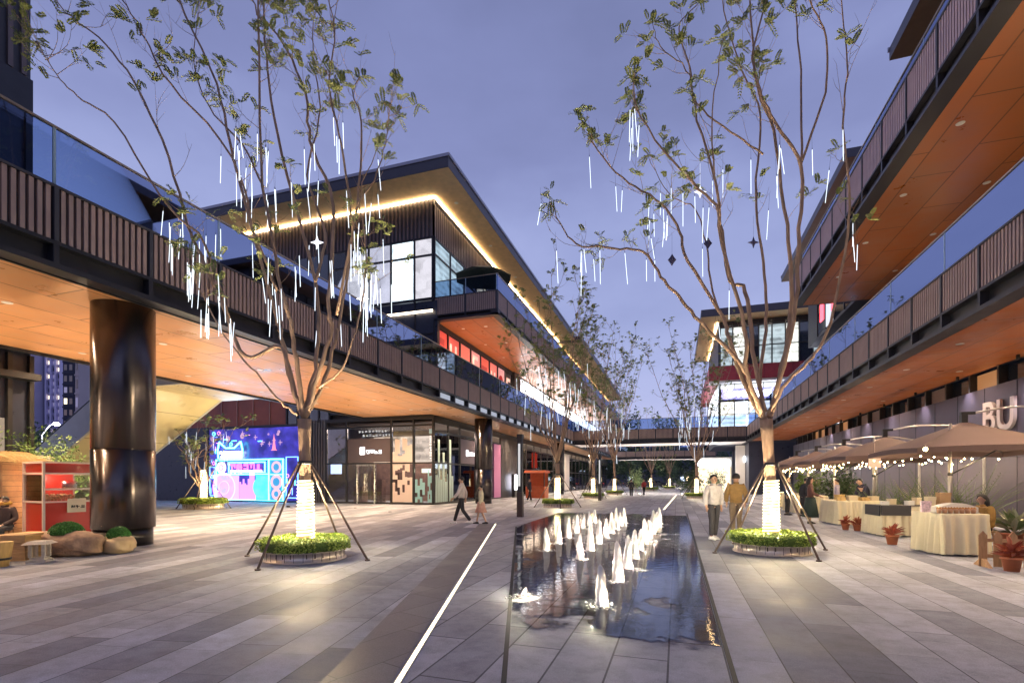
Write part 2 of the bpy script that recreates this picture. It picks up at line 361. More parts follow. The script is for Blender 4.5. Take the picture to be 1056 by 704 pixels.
# ------------------------------------------------------------------ jets
M_jet=bpy.data.materials.new('aerated_water'); M_jet.use_nodes=True; b=M_jet.node_tree.nodes['Principled BSDF']
b.inputs['Base Color'].default_value=(.95,.95,.93,1); b.inputs['Roughness'].default_value=.35; b.inputs['Subsurface Weight'].default_value=.3; b.inputs['Subsurface Radius'].default_value=(.1,.1,.1); b.inputs['Transmission Weight'].default_value=.30; b.inputs['IOR'].default_value=1.12
M_noz=emat('nozzle_light',(1,.88,.62),30)
def jet(x,y,h,label,seed,group='fountain jets'):
    rg=random.Random(seed*7+3); h*=rg.uniform(.88,1.25); lx_,ly_=rg.gauss(0,.018),rg.gauss(0,.018); r=root('fountain_jet',(x,y,0),label,'fountain jet',group)
    m=MB(); n=14; L=16; base=len(m.v)
    for i in range(L+1):
        t=i/L; z=t*h; rad=(.074*(1-t)**.48+.010)*(h/.55)**.5
        if i==L: rad=.004
        for k in range(n):
            a=2*math.pi*k/n; q=rad*(1+.10*math.sin(3*a+t*9+seed)+rg.uniform(-.10,.10))
            m.v.append((q*math.cos(a)+lx_*t*t,q*math.sin(a)+ly_*t*t,.012+z+rg.uniform(-.012,.012)))
    for i in range(L):
        for k in range(n): k2=(k+1)%n; m.face((i*n+k,i*n+k2,(i+1)*n+k2,(i+1)*n+k),True)
    for j in range(60):
        a=rg.uniform(0,6.28); z=h*rg.random()**1.5*1.04; q=.035+rg.uniform(.02,.16)*(1.08-z/h)
        m.ball((q*math.cos(a),q*math.sin(a),z+.01),rg.uniform(.002,.006),5,4)
    m.build('water_column',M_jet,r)
    m=MB()
    for j in range(46):
        a=rg.uniform(0,6.28); q=.10+abs(rg.gauss(0,.07)); s_=rg.uniform(.006,.020); m.lathe([(s_,.0068),(s_*.6,.0068+s_*.35),(.0002,.0068+s_*.45)],(q*math.cos(a),q*math.sin(a),0),6,True,1,rg.uniform(.5,1.3))
    m.build('splash_foam',M_jet,r)
    MB().lathe([(.075,.008),(.10,.008),(.10,.016),(.075,.016)],n=16).build('nozzle_ring',M_steel,r)
    MB().lathe([(.0001,.010),(.072,.011)],n=16).build('nozzle_lamp',M_noz,r)
    lamp('POINT',(x+.12,y-.12,.10),9,(1,.86,.62),shadow_soft_size=0)
    lamp('POINT',(x-.13,y+.05,.30),5.0,(1,.88,.68),shadow_soft_size=0)
ordn=['nearest','second','third','fourth','fifth','sixth','seventh','eighth','ninth','tenth','eleventh','twelfth','farthest']
hR=[.52,.56,.55,.50,.54,.55,.5,.55,.52,.55,.6]
for i in range(11):
    y=6.2+[0,1.55,2.75,3.9,5.1,6.3,7.5,8.7,9.9,11.1,12.3][i]
    jet(-.88+.03*i,y,hR[i],f'{ordn[i]} white water jet in the right-hand row of the fountain',i)
for i in range(8):
    jet(-1.80,9.7+1.25*i,.52+.03*(i%3),f'{ordn[i]} white water jet in the middle row of the fountain',30+i)
for i in range(7):
    jet(-2.72-.02*i,10.7+1.25*i,.50+.04*(i%2),f'{ordn[i]} white water jet in the left-hand row of the fountain',60+i)
jet(-1.93,6.35,.13,'small low bubbling jet at the left edge of the fountain',90)
# ================================================================== balustrades
def balustrade(r, O, U, V, n, sp, zb, zs0, zs1, zr, inset=.08, pale_from=None, slats=13, first=0, glass_every=2, Mpanel=None, fl=True):
    T=frameT(O,U,V); L=n*sp
    m=MB()
    m.box(0,L,-.45,-.20,zb+.001,zs0,T)                 # recessed web
    m.box(0,L,-.202,0,zb,zb+.11,T)                     # lower flange
    m.box(0,L,-.202,-.005,zs0-.07,zs0,T)
    for i in range(n+1):
        u=min(max(i*sp,.05),L-.05); m.box(u-.05,u+.05,-.201,-.012,zb+.11,zs0-.07,T)
    wpart(m,'fascia_beam',M_dark,r)
    m=MB(); m.box(0,L,-.14,-.10,zs0,zs1-.05,T); m.box(0,L,-.14,.005,zs1-.05,zs1,T)
    for i in range(n+1):
        u=min(max(i*sp,.04),L-.04); m.box(u-.04,u+.04,-.0995,.004,zs0,zs1-.05,T)
    wpart(m,'railing_frame',M_dark2,r)
    for i in range(n):
        m=MB(); s0=i*sp+.06; s1=(i+1)*sp-.06; k=slats
        for j in range(k):
            a=s0+(s1-s0)*(j+.18)/k; b=s0+(s1-s0)*(j+.18+.58)/k
            m.box(a,b,-.0990,-.02,zs0+.01,zs1-.055,T)
        wpart(m,'slat_panel',Mpanel or M_slat,r)
        if pale_from is not None and i>=pale_from:
            wpart(MB().box(i*sp+.25,(i+1)*sp-.25,-.199,-.19,zb+.14,zs0-.1,T),'glow_panel',emat('pale_slot_glow',(.75,.82,1),.30),r)  # emissive panel paints the pale light patches between the brackets
    g=glass_every
    for i in range(0,n,g):
        e_=min(i+g,n)
        wpart(MB().box(i*sp+.03,e_*sp-.03,-inset-.012,-inset+.002,zs1+.02,zr-.04,T),'glass_panel',M_glass,r)
    m=MB()
    for i in range(0,n,g): m.box(i*sp-.022,i*sp+.022,-inset-.02,-inset+.01,zs1,zr-.04,T)
    wpart(m,'glass_post',mat('glass_clamp_post',(.35,.5,.6),.3,metal=.4),r)
    wpart(MB().box(0,L,-inset-.04,-inset+.03,zr-.04,zr,T),'handrail',M_rail,r)
def downlight(r,x,y,z,power=60,color=WARM,size=.085,soft=.10,spot=150,blend=1.0):
    o=wpart(MB().lathe([(size*1.25,0),(size*1.25,-.008),(size,-.008)],(x,y,z),16),'downlight',M_white,r)
    m=MB().lathe([(.0001,-.006),(size,-.0061)],(x,y,z),16); sub(m,'lamp_disc',M_disc,o)
    if power: lamp('SPOT',(x,y,z-.03),power,color,spot_size=R(spot),spot_blend=blend,shadow_soft_size=soft)
ZB,ZS0,ZS1,ZR=5.68,6.22,7.31,8.49
# ------------------------------------------------------------------ left walkway
SP=1.85
lw=root('elevated_walkway',(-15,8,0),'long left raised walkway on steel columns with slatted balustrade and timber soffit','walkway',world=True)
y0=8.35-9*SP
balustrade(lw,(-11.5,y0,0),(0,1,0),(1,0,0),58,SP,ZB,ZS0,ZS1,ZR,pale_from=17)
YE=y0+58*SP
wpart(MB().box(-19.6,-11.953,y0,28.2,5.72,7.2),'deck_slab',M_dark2,lw)
wpart(MB().box(-14.57,-11.953,28.2,YE,5.72,7.2),'deck_slab',M_dark2,lw)
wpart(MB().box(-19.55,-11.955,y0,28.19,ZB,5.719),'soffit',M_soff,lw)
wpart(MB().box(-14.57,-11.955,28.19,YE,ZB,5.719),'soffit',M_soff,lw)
wpart(MB().box(-19.75,-19.602,y0,28.2,5.60,7.3),'back_fascia',M_dark,lw)
wpart(MB().box(-11.95,-11.9,y0,YE,ZB-.03,ZB),'soffit_edge',M_dark,lw)
for k in range(-2,6):
    yy=11.1+3.72*k
    downlight(lw,-14.8,yy,ZB,175)
    downlight(lw,-18.4,yy,ZB,150)
for k in range(9): downlight(lw,-13.2,30+6*k,ZB,190)
M_col=mat('column_steel',(.115,.10,.10),.27,metal=1.0)
_b=M_col.node_tree.nodes['Principled BSDF']; _t=M_col.node_tree.nodes.new('ShaderNodeTangent'); _t.direction_type='RADIAL'; _t.axis='Z'; _b.inputs['Anisotropic'].default_value=.9; _b.inputs['Anisotropic Rotation'].default_value=0.25; M_col.node_tree.links.new(_t.outputs[0],_b.inputs['Tangent'])
def column(x,y,r_=.63):
    c_=MB(); c_.lathe([(r_,.42),(r_,2.26)],(x,y,0),64); c_.lathe([(r_-.012,2.261),(r_-.012,2.284)],(x,y,0),64); c_.lathe([(r_,2.285),(r_,ZB-.001)],(x,y,0),64)
    o=wpart(c_,'column',M_col,lw)
    sub(MB().lathe([(r_-.05,0.0),(r_-.05,.42)],(x,y,0),48),'column_base',mat('column_plinth',(.05,.045,.045),.3,metal=.8),o)
column(-12.62,8.5)
for yy in (31.6,54.5,78): column(-12.45,yy,.6)
# ------------------------------------------------------------------ left mall building
bl=root('mall_building',(-25,40,0),'left three-storey mall building with gold-lit overhanging roof and slatted cladding','building',world=True)
M_int=mat('shop_interior',(.30,.24,.22),.6,noise=.15)
M_navy=mat('navy_panel',(.035,.042,.07),.3,noise=.15)
wpart(MB().box(-45,-19.2,34,112,0,5.66),'ground_floor_wall',M_int,bl)
wpart(MB().box(-45,-14.95,28.85,112,5.725,19.7),'wall',M_dark2,bl)
# roof with sloped soffit
def roof(r,x0,x1,y0_,y1_,zt,zb_,wx,wy0,side,name='roof',Msof=None,wy1=None):
    """side=+1: overhang on +x side; wall planes at wx and wy0"""
    m=MB(); m.box(x0,x1,y0_,y1_,zb_+.02,zt); o=wpart(m,name,mat('roof_fascia',(.05,.05,.075),.45,noise=.1),r)
    m=MB()
    zi=zb_+.35
    xo = x1 if side>0 else x0; xi=x0 if side>0 else x1
    o1=(xo,y0_,zb_+.018); o2=(xo,y1_,zb_+.018); i1=(wx,wy0,zb_+.018)
    m.poly([(xo,y0_,zb_),(xo,y1_,zb_),(wx,y1_,zb_-.0),(wx,wy0,zb_-.0)]); m.poly([(xo,y0_,zb_),(wx,wy0,zb_),(xi,wy0,zb_),(xi,y0_,zb_)])
    sub(m,'eave_soffit',Msof or mat('eave_lining',(.74,.54,.32),.55,noise=.12),o)
    return o
rf=roof(bl,-38,-12.4,26,63,20.2,19.42,-14.6,28.5,1)
m=MB(); m.box(-38,-14.5,28.33,28.42,19.31,19.405); m.box(-14.52,-14.42,28.42,63,19.31,19.405); sub(m,'cove_light',M_gold,rf)
m=MB(); m.box(-38.05,-12.35,25.95,26.0,20.06,20.24); m.box(-12.40,-12.33,26.0,63,20.06,20.24); sub(m,'roof_trim',mat('roof_edge_metal',(.3,.3,.36),.35,metal=.6),rf)
rf2=roof(bl,-38,-11.5,63.1,112,19.9,19.1,-14.6,63.1,1)
m=MB(); m.box(-14.52,-14.46,63.2,112,19.0,19.08); sub(m,'cove_light',M_gold,rf2)
for k in range(12):
    downlight(bl,-13.5,29.5+6.2*k,19.40 if 29.5+6.2*k<63 else 19.08,40,size=.11)
# front facade (faces -Y) at Y=28.5
def front(px0,px1,z0,z1,mt,name='wall_panel',y=28.5,t=.3,r=bl): return wpart(MB().box(Xat(px0,y),Xat(px1,y),y,y+t,z0,z1),name,mt,r)
XW=-14.6
# slat cladding above windows
def slatwall(r,O,U,V,L,z0,z1,pitch=.28,w_=.12,d_=.06,mt=None,back=None,name='slat_cladding'):
    T=frameT(O,U,V); m=MB(); m.box(0,L,-.12,0,z0,z1,T); o=wpart(m,name,back or M_dark2,r)
    m=MB(); n=int(L/pitch)
    for i in range(n): u=(i+.3)*L/n; m.box(u,u+w_,.001,d_,z0,z1,T)
    sub(m,'slats',mt or mat('plum_slat',(.14,.115,.13),.45,metal=.3,noise=.1),o); return o
xa,xb=Xat(358,28.5),XW
slatwall(bl,(-38,28.5,0),(1,0,0),(0,-1,0),38+XW,16.95,19.32)
slatwall(bl,(XW,28.5,0),(0,1,0),(1,0,0),83,16.95,19.0)
# lit corner windows
litc=[litmat('blind_glow_soft',(.86,.84,1),.62,40,.7),litmat('blind_glow_pale',(.90,.88,.98),.72,40,.6),litmat('blind_glow_bright',(.80,.93,1),1.7,3,.7),litmat('blind_glow_warm',(.97,.90,.95),.66,26,.65)]
edges=[340,358,381,404,428,451]
for i in range(5):
    X0,X1=Xat(edges[i],28.5)+.06,Xat(edges[i+1],28.5)-.06
    X1=min(X1,XW-.02)
    for (z0,z1) in ((13.12,15.72),(15.84,16.85)):
        o=wpart(MB().box(X0,X1,28.46,28.49,z0,z1),'window',[litc[0],litc[1],litc[0],litc[2],litc[3]][i],bl)
        o['label']='lit white window pane' if i!=3 else 'brightest cyan-white window pane'
        sub(MB().box(X0,X1,28.425,28.435,z0,z1),'pane',M_shopglass,o)
m=MB()
for e_ in edges[:-1]: X0=Xat(e_,28.5); m.box(X0-.06,X0+.06,28.38,28.5,12.9,16.95)
m.box(XW-.1,XW+.02,28.379,28.5,12.9,16.95)
for z in (12.98,15.72,16.83): m.box(Xat(340,28.5),XW-.1,28.382,28.5,z,z+.12)
wpart(m,'window_frame',M_dark,bl)
# side windows at third floor (X=-14.6)
m=MB(); ys=[28.52+2.3*i for i in range(37)]
for i in range(24):
    o=wpart(MB().box(XW-.01,XW+.02,ys[i]+.08,ys[i+1]-.08,13.2,16.8),'window',litmat('teal_interior',(.45,.62,.72),.5,5,.3) if i<2 else (litmat('amber_interior',(1,.72,.4),.6,5,.1) if i%4==3 else M_darkglass),bl)
m=MB()
for y in ys: m.box(XW,XW+.10,y-.05,y+.05,13.0,16.95)
for z in (13.0,15.8,16.83): m.box(XW,XW+.098,28.5,ys[-1],z,z+.1)
wpart(m,'window_frame',M_dark,bl)
# zone below windows: navy panels with a lit ledge
front(340,451,6.0,12.9,M_navy,'spandrel_wall',28.5,.34)
m=MB()
for e_ in edges[:-1]: X0=Xat(e_,28.5); m.box(X0-.05,X0+.05,28.42,28.5,6.0,12.9)
for z in (8.4,10.8): m.box(Xat(340,28.5),XW,28.425,28.5,z,z+.08)
wpart(m,'mullion',M_dark,bl)
m=MB().box(Xat(340,28.5),XW,28.30,28.36,12.16,12.30); wpart(m,'ledge_light',emat('ledge_led',(1,.80,.58),3.2),bl)
wpart(MB().box(Xat(340,28.5),XW,28.30,28.42,12.30,12.38),'ledge',M_dark,bl)
# terracotta part and dark glass to the left
M_terra=brickmat('terracotta_panels',(.30,.075,.05),(.22,.06,.045),(.05,.02,.02),1.3,4.4,0,.5,.03,.05,.15)
def terra(x0,x1,z0,z1):
    m=MB().box(x0,x1,28.5,28.84,z0,z1); o=wpart(m,'terracotta_wall',mat('terracotta',(.30,.085,.06),.5,noise=.2,nscale=1),bl)
    s=MB(); n=int((x1-x0)/1.35)
    for i in range(n+1): x=x0+(x1-x0)*i/n; s.box(x-.03,x+.03,28.44,28.4985,z0,z1)
    for z in (8.2,11.0,14.0):
        if z0<z<z1: s.box(x0,x1,28.46,28.498,z,z+.06)
    sub(s,'panel_joint',mat('joint_metal',(.35,.2,.17),.4,metal=.5),o)
terra(-38,Xat(296,28.5),5.5,16.95)
m=MB().box(Xat(296,28.5),Xat(340,28.5),28.5,28.8,5.5,16.95); wpart(m,'glazed_wall',M_darkglass,bl)
m=MB()
for px in (296,307,318,329,340): X0=Xat(px,28.5); m.box(X0-.05,X0+.05,28.42,28.499,5.5,16.95)
for z in (8.2,11,13.8): m.box(Xat(296,28.5),Xat(340,28.5),28.425,28.499,z,z+.1)
wpart(m,'mullion',M_dark,bl)
# ground floor: LED zone wall, slat wall, shop
wpart(MB().box(-45,Xat(336,28.5),28.5,28.84,0,5.5),'ground_floor_wall',M_navy,bl)
slatwall(bl,(Xat(317,28.5),28.5,0),(1,0,0),(0,-1,0),Xat(336,28.5)-Xat(317,28.5),0,5.67,.20,.11,.05,mat('grey_slat',(.16,.15,.16),.45,metal=.3))
X0=Xat(336,28.5)
m=MB()
for px in (337,358,404,427): X=Xat(px,28.5); m.box(X-.06,X+.06,28.4,28.55,0,5.66)
m.box(XW-.08,XW+.05,28.4,28.58,0,5.66)
for z,h in ((0,.12),(2.62,.09),(5.0,.12),(5.45,.21)):
    m.box(X0,XW-.08,28.402,28.54,z,z+h)
wpart(m,'shopfront_frame',M_black,bl)
for a_,b_ in ((337,358),(358,404),(404,427),(427,450)):
    xa_,xb_=Xat(a_,28.5)+.07,min(Xat(b_,28.5)-.07,XW-.1)
    if a_==358: continue
    for z0,z1 in ((.13,2.61),(2.72,4.99)): wpart(MB().box(xa_,xb_,28.46,28.475,z0,z1),'window',M_shopglass,bl)
# shop entrance bay with sign band
xa_,xb_=Xat(358,28.5)+.07,Xat(404,28.5)-.07
o=wpart(MB().box(xa_,xb_,28.45,28.6,2.75,4.3),'sign_band',mat('sign_band_brown',(.11,.085,.09),.4),bl)
m=MB(); T=frameT((xa_+ (xb_-xa_)*.30,28.449,3.25),(1,0,0),(0,-1,0)); m.box(0,.36,0,.03,0,.5,T); T2=frameT((xa_+(xb_-xa_)*.30+.48,28.449,3.30),(1,0,0),(0,-1,0)); glyphs(m,T2,4,.26,.04,11)
T3=frameT((xa_+(xb_-xa_)*.30+.48,28.449,3.26),(1,0,0),(0,-1,0))
sub(m,'sign_letters',emat('sign_white',(1,1,1),2.2),o)
wpart(MB().box(xa_,xb_,28.46,28.475,4.32,4.99),'window',M_shopglass,bl)
m=MB(); T=frameT((xa_+.8,28.7,4.45),(1,0,0),(0,-1,0)); 
for i in range(2): glyphs(m,frameT((xa_+.7+.3*i,28.75,4.72-.26*i),(1,0,0),(0,-1,0)),9,.15,.1,40+i,.02,.18,(2,3))
wpart(m,'inner_sign',emat('sign_dim',(1,.95,.9),.8),bl)
dx0=xa_+(xb_-xa_)*.22; dx1=xa_+(xb_-xa_)*.66
d=wpart(MB().box(dx0,dx0+.1,28.40,28.55,0,2.6).box(dx1-.1,dx1,28.40,28.55,0,2.6).box(dx0+.1,dx1-.1,28.401,28.55,2.5,2.6),'door_frame',M_steel,bl)
for s_ in (0,1):
    a0=dx0+.12+s_*(dx1-dx0-.24)/2
    dd=wpart(MB().box(a0,a0+(dx1-dx0-.24)/2-.02,28.47,28.485,.03,2.48),'door',M_shopglass,bl)
    hx=a0+((dx1-dx0-.24)/2-.1 if s_==0 else .06); sub(MB().tube([(hx,28.44,.8),(hx,28.44,1.5)],.018,8),'handle',M_steel,dd)
wpart(MB().box(xa_,dx0-.01,28.46,28.475,.13,2.6),'window',M_shopglass,bl)
wpart(MB().box(dx1+.01,xb_,28.46,28.475,.13,2.6),'window',M_shopglass,bl)
# window films (pixel pattern)
def film(px0,px1,mt,seed,zmax,y=28.44,prob=.5,col_w=.16):
    rg=random.Random(seed); m=MB(); xa_=Xat(px0,28.5)+.1; xb_=min(Xat(px1,28.5)-.1,XW-.12); n=max(3,int((xb_-xa_)/col_w))
    for i in range(n):
        z=.15; w_=(xb_-xa_)/n
        top=zmax*(prob+(1-prob)*rg.random())
        while z<top:
            h=rg.uniform(.12,.5)
            if rg.random()<.85: m.box(xa_+i*w_,xa_+(i+1)*w_,y,y+.008,z,min(z+h,4.95))
            z+=h
    wpart(m,'window_film',mt,bl)
film(404,427,mat('film_cream',(.72,.60,.53),.5),3,4.95,prob=.55)
film(427,440,mat('film_teal',(.25,.48,.52),.4),4,2.6,prob=.4)
film(440,450,mat('film_teal',(.25,.48,.52),.4),9,2.7,prob=.6)
m=MB(); 
for c_ in range(2): glyphs(m,frameT((Xat(444,28.5)+.24*c_,28.43,4.2),(0,0,-1),(0,-1,0)),0,.1,.1,1)
for c_ in range(2):
    for j in range(9): glyphs(m,frameT((Xat(443.5,28.5)+.20*c_,28.43,4.25-.17*j),(1,0,0),(0,-1,0)),1,.12,.05,70+c_*11+j,.01,.2,(2,4))
wpart(m,'window_lettering',mat('lettering_white',(.8,.8,.78),.5,em=(1,1,1),es=.4),bl)
wpart(MB().box(Xat(443,28.5),Xat(447,28.5),28.43,28.436,4.5,4.8),'window_emblem',mat('emblem_blue',(.35,.6,.75),.5),bl)
# interior of the corner shop
wpart(MB().box(-22.7,-14.75,28.9,33.9,5.3,5.4),'shop_ceiling',mat('shop_ceiling_dark',(.12,.10,.10),.6),bl)
m=MB()
for i in range(5): m.box(-22+1.5*i,-21.3+1.5*i,30.5+.2*(i%2),31.2,0,1.1+.5*(i%3))
m.box(-22.4,-15.6,33.3,33.8,0,2.8)
wpart(m,'shop_shelf',mat('shelf_wood',(.25,.15,.12),.5,noise=.3),bl)
wpart(MB().box(Xat(341,29.4),Xat(352,29.4),29.4,29.45,2.0,2.75),'screen',emat('screen_blue',(.5,.6,1),1.6),bl)
wpart(MB().box(Xat(435,29.2),Xat(444,29.2),29.2,29.24,2.05,2.3),'lit_sign',emat('lit_sign_yellow',(1,1,.7),2.2),bl)
lamp('AREA',(-18.5,31,5.2),320,(1,.8,.68),shape='RECTANGLE',size=6,size_y=3)
lamp('AREA',(-16.5,36,5.2),200,(1,.78,.62),shape='RECTANGLE',size=3,size_y=8)
lamp('AREA',(-16.5,50,5.2),750,(1,.76,.55),shape='RECTANGLE',size=3,size_y=14)
lamp('AREA',(-16.5,75,5.2),1300,(1,.82,.65),shape='RECTANGLE',size=3,size_y=26)
wpart(MB().box(-22.6,-15.2,33.9,33.95,.2,4.9),'glowing_back_wall',litmat('shop_glow_corner',(1,.78,.62),.55,3,.12,1.6),bl)  # added back walls emit their own glow to brighten the dim shops
wpart(MB().box(-17.6,-17.5,34.3,45.0,.2,4.9),'glowing_back_wall',litmat('shop_glow_corner',(1,.78,.62),.55,3,.12,1.6),bl)
for a_,b_ in ((46.2,60.6),(70.4,84),(84.2,98),(98.2,111.5)):
    wpart(MB().box(-17.3,-17.2,a_,b_,.2,4.9),'glowing_back_wall',litmat('shop_glow_row',(1,.74,.50),1.5,3,.12,1.3),bl)
# side ground-floor facade X=-14.6
ysd=[28.58]+[Yat(p,XW) for p in (462,474,490)]+[41.0]
m=MB()
allm=ysd+[46+2.9*i for i in range(23)]
for y in allm[1:]: m.box(XW-.06,XW+.06,y-.06,y+.06,0,5.66)
for z,h in ((0,.12),(2.62,.09),(4.6,.12),(5.2,.46)): m.box(XW-.058,XW+.055,28.58,112,z,z+h)
wpart(m,'shopfront_frame',M_black,bl)
for i in range(len(allm)-1):
    a_,b_=allm[i]+.07,allm[i+1]-.07
    if 40.9<allm[i]<45: continue
    wpart(MB().box(XW-.012,XW+.004,a_,b_,.13,4.6),'window',M_shopglass,bl)
slatwall(bl,(XW+.06,41.0,0),(0,1,0),(1,0,0),5.0,0,5.19,.25,.12,.05,mat('grey_slat',(.16,.15,.16),.45,metal=.3))
wpart(MB().box(XW+.06,XW+.09,39.3,40.9,.1,4.6),'poster_panel',mat('poster_pink',(.55,.22,.36),.5,em=(.9,.3,.6),es=.12),bl)
rg=random.Random(8); m=MB()
for i in range(8):
    y=28.7+i*.34; top=rg.uniform(1.2,4.3); m.box(XW+.012,XW+.018,y,y+.3,.14,top)
wpart(m,'window_film',mat('film_pale_teal',(.50,.66,.64),.4),bl)
o=wpart(MB().box(XW+.01,XW+.07,ysd[2]+.1,ysd[3]-.1,2.75,4.5),'sign_band',mat('sign_band_plum',(.18,.14,.18),.4),bl)
m=MB(); m.box(XW+.071,XW+.09,ysd[2]+1.0,ysd[2]+1.35,3.3,3.75); glyphs(m,frameT((XW+.071,ysd[2]+1.5,3.35),(0,1,0),(1,0,0)),4,.28,.06,15); sub(m,'sign_letters',emat('sign_white',(1,1,1),2.2),o)
wpart(MB().box(XW+.065,XW+.12,61,70,.2,5.15),'white_wall_panel',mat('white_lining',(.78,.72,.66),.5),bl)
# second-floor side: red banners then bright shops
m=MB()
for y in [28.5+1.95*i for i in range(9)]: m.box(XW,XW+.10,y-.07,y+.07,6.0,11.5)
m.box(XW,XW+.098,28.5,45.5,9.0,9.1); m.box(XW,XW+.099,28.5,45.5,11.3,11.6); wpart(m,'window_frame',M_dark,bl)
rg=random.Random(2)
bcol=[((.62,.07,.05),.55),((.62,.10,.08),.5),((.70,.16,.12),.5),((.75,.30,.28),.5),((.62,.10,.07),.5),((.68,.16,.14),.5),((.72,.34,.34),.5),((.06,.05,.06),0)]
for i in range(8):
    y=28.5+1.95*i; c,es=bcol[i]
    zl=8.9-.2*(i%3)
    o=wpart(MB().box(XW+.01,XW+.03,y+.12,y+1.83,zl,11.25),'banner',mat(f'banner_red_{i}',c,.5,em=c,es=es*.9),bl)
    m=MB()
    T=frameT((XW+.031,y+.25,zl+.2),(0,1,0),(1,0,0)); k=i%4
    if k==0: m.box(0,1.2,0,.01,1.3,1.7,T); m.box(.1,.45,0,.012,0,1.25,T)
    if k==1: m.box(.1,.4,0,.01,.3,1.9,T); m.box(.9,1.2,0,.01,.3,1.9,T); m.box(.4,.9,0,.011,.95,1.2,T)
    if k==2: m.lathe([(.35,0),(.62,0)],(0,0,0),20); m.v=[tuple(T(.65+x,.01,.95+y_)) for x,y_,z_ in m.v]
    if k==3: m.box(.2,.5,0,.01,.2,1.9,T); m.box(.5,1.2,0,.011,1.6,1.9,T)
    sub(m,'banner_graphic',mat('banner_pale' if i%2 else 'banner_deep',(.85,.6,.55) if i%2 else (.40,.03,.03),.5,em=(.85,.5,.45) if i%2 else (.4,.03,.03),es=.4),o)
    wpart(MB().box(XW+.002,XW+.008,y+.09,y+1.86,6.1,zl-.05),'window',M_darkglass,bl)
wpart(MB().box(XW+.0,XW+.3,44.2,46.1,6,11.6),'wall_pier',M_dark2,bl)
E_w=[litmat('bright_shop_a',(.96,.97,1),3.0,3,.4),litmat('bright_shop_b',(1,.93,.88),2.4,3,.3),litmat('bright_shop_c',(.9,.95,1),4.2,3,.5)]
y=46.2; i=0
while y<108:
    o=wpart(MB().box(XW+.0,XW+.04,y,y+3.0,8.1,11.5),'window',E_w[(i*7)%3],bl)
    wpart(MB().box(XW+.0,XW+.04,y,y+3.0,6.1,8.0),'window',[litmat('shop_teal',(.3,.5,.55),.8,3,.2),MATS['bright_shop_b'],M_darkglass][i%3],bl)
    wpart(MB().box(XW+.04,XW+.10,y-.06,y+.04,6,11.6),'mullion',M_dark,bl)
    y+=3.1; i+=1
# upper balcony of the left building (its own balustrade)
XU=-10.3; UB,US0,US1,UR=11.62,11.98,13.1,14.12
balustrade(bl,(XW,28.5,0),(1,0,0),(0,-1,0),2,2.15,UB,US0,US1,UR,slats=16,glass_every=1)
balustrade(bl,(XU,28.5,0),(0,1,0),(1,0,0),40,SP,UB,US0,US1,UR,slats=12)
wpart(MB().box(XW+.1,XU-.453,28.96,102,UB+.045,12.9),'balcony_slab',M_dark2,bl)
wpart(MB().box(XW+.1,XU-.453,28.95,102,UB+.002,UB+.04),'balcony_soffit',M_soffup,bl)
for k in range(14):
    downlight(bl,XU-1.6,30.6+4.1*k,UB,70,size=.10)
    if k<4: downlight(bl,XU-3.2,30.6+4.1*k,UB,30)
# ================================================================== LED mural
xl,xr=Xat(216,28.4),Xat(309,28.4)
mu=root('light_mural',((xl+xr)/2,28.3,0),'glowing blue and pink neon stereo mural on the wall left of the shop','mural',world=True)
T=frameT((xl,28.40,0),(1,0,0),(0,-1,0)); W=xr-xl; H=5.3
def night(name,c1,c2,es,scale=1.2):
    m=bpy.data.materials.new(name); m.use_nodes=True; nt=m.node_tree; b=nt.nodes['Principled BSDF']
    tc=nt.nodes.new('ShaderNodeTexCoord'); n=nt.nodes.new('ShaderNodeTexNoise'); n.inputs['Scale'].default_value=scale; n.inputs['Detail'].default_value=4
    nt.links.new(tc.outputs['Object'],n.inputs['Vector']); r_=nt.nodes.new('ShaderNodeValToRGB'); nt.links.new(n.outputs['Fac'],r_.inputs[0])
    r_.color_ramp.elements[0].position=.35; r_.color_ramp.elements[1].position=.65; r_.color_ramp.elements[0].color=(*c1,1); r_.color_ramp.elements[1].color=(*c2,1)
    nt.links.new(r_.outputs[0],b.inputs['Emission Color']); b.inputs['Emission Strength'].default_value=es; b.inputs['Base Color'].default_value=(.03,.03,.06,1); b.inputs['Roughness'].default_value=.3
    return m
wpart(MB().box(0,W,-.1,0,.12,H,T),'screen_backdrop',night('mural_night',(.008,.008,.12),(.04,.03,.36),1.2),mu)
def ringp(m,cx,cz,r0,r1,v0,v1,n=28):
    for k in range(n):
        a=2*math.pi*k/n; a2=2*math.pi*(k+1)/n
        p=lambda r,a,v:T(cx+r*math.cos(a),v,cz+r*math.sin(a))
        m.poly([p(r1,a,v1),p(r1,a2,v1),p(r0,a2,v1),p(r0,a,v1)]); m.poly([p(r1,a,v0),p(r1,a2,v0),p(r1,a2,v1),p(r1,a,v1)])
NC=emat('neon_cyan',(.08,.72,1),7); NP=emat('neon_pink',(1,.25,.75),2.2); NV=emat('panel_violet',(.70,.30,.90),1.3); NW=emat('neon_white',(.75,.95,1),7); NT=emat('panel_cyan',(.05,.6,.8),1.5)
fx=lambda px:(px-216)/93*W            # along the mural
fz=lambda py:(519-py)/81*5.3
def fr(m,x0,x1,z0,z1,t,v0,v1):
    m.box(x0,x1,v0,v1,z0,z0+t,T); m.box(x0,x1,v0,v1,z1-t,z1,T); m.box(x0,x0+t,v0,v1,z0+t,z1-t,T); m.box(x1-t,x1,v0,v1,z0+t,z1-t,T)
m=MB(); m.box(fx(225),fx(248),.002,.05,fz(517),fz(490),T); wpart(m,'speaker_panel',NV,mu)
m=MB(); ringp(m,fx(233),fz(503.5),.001,1.05,.051,.08); wpart(m,'speaker_cone',night('cone_pink',(.9,.25,.8),(.35,.3,.8),1.3,1.6),mu)
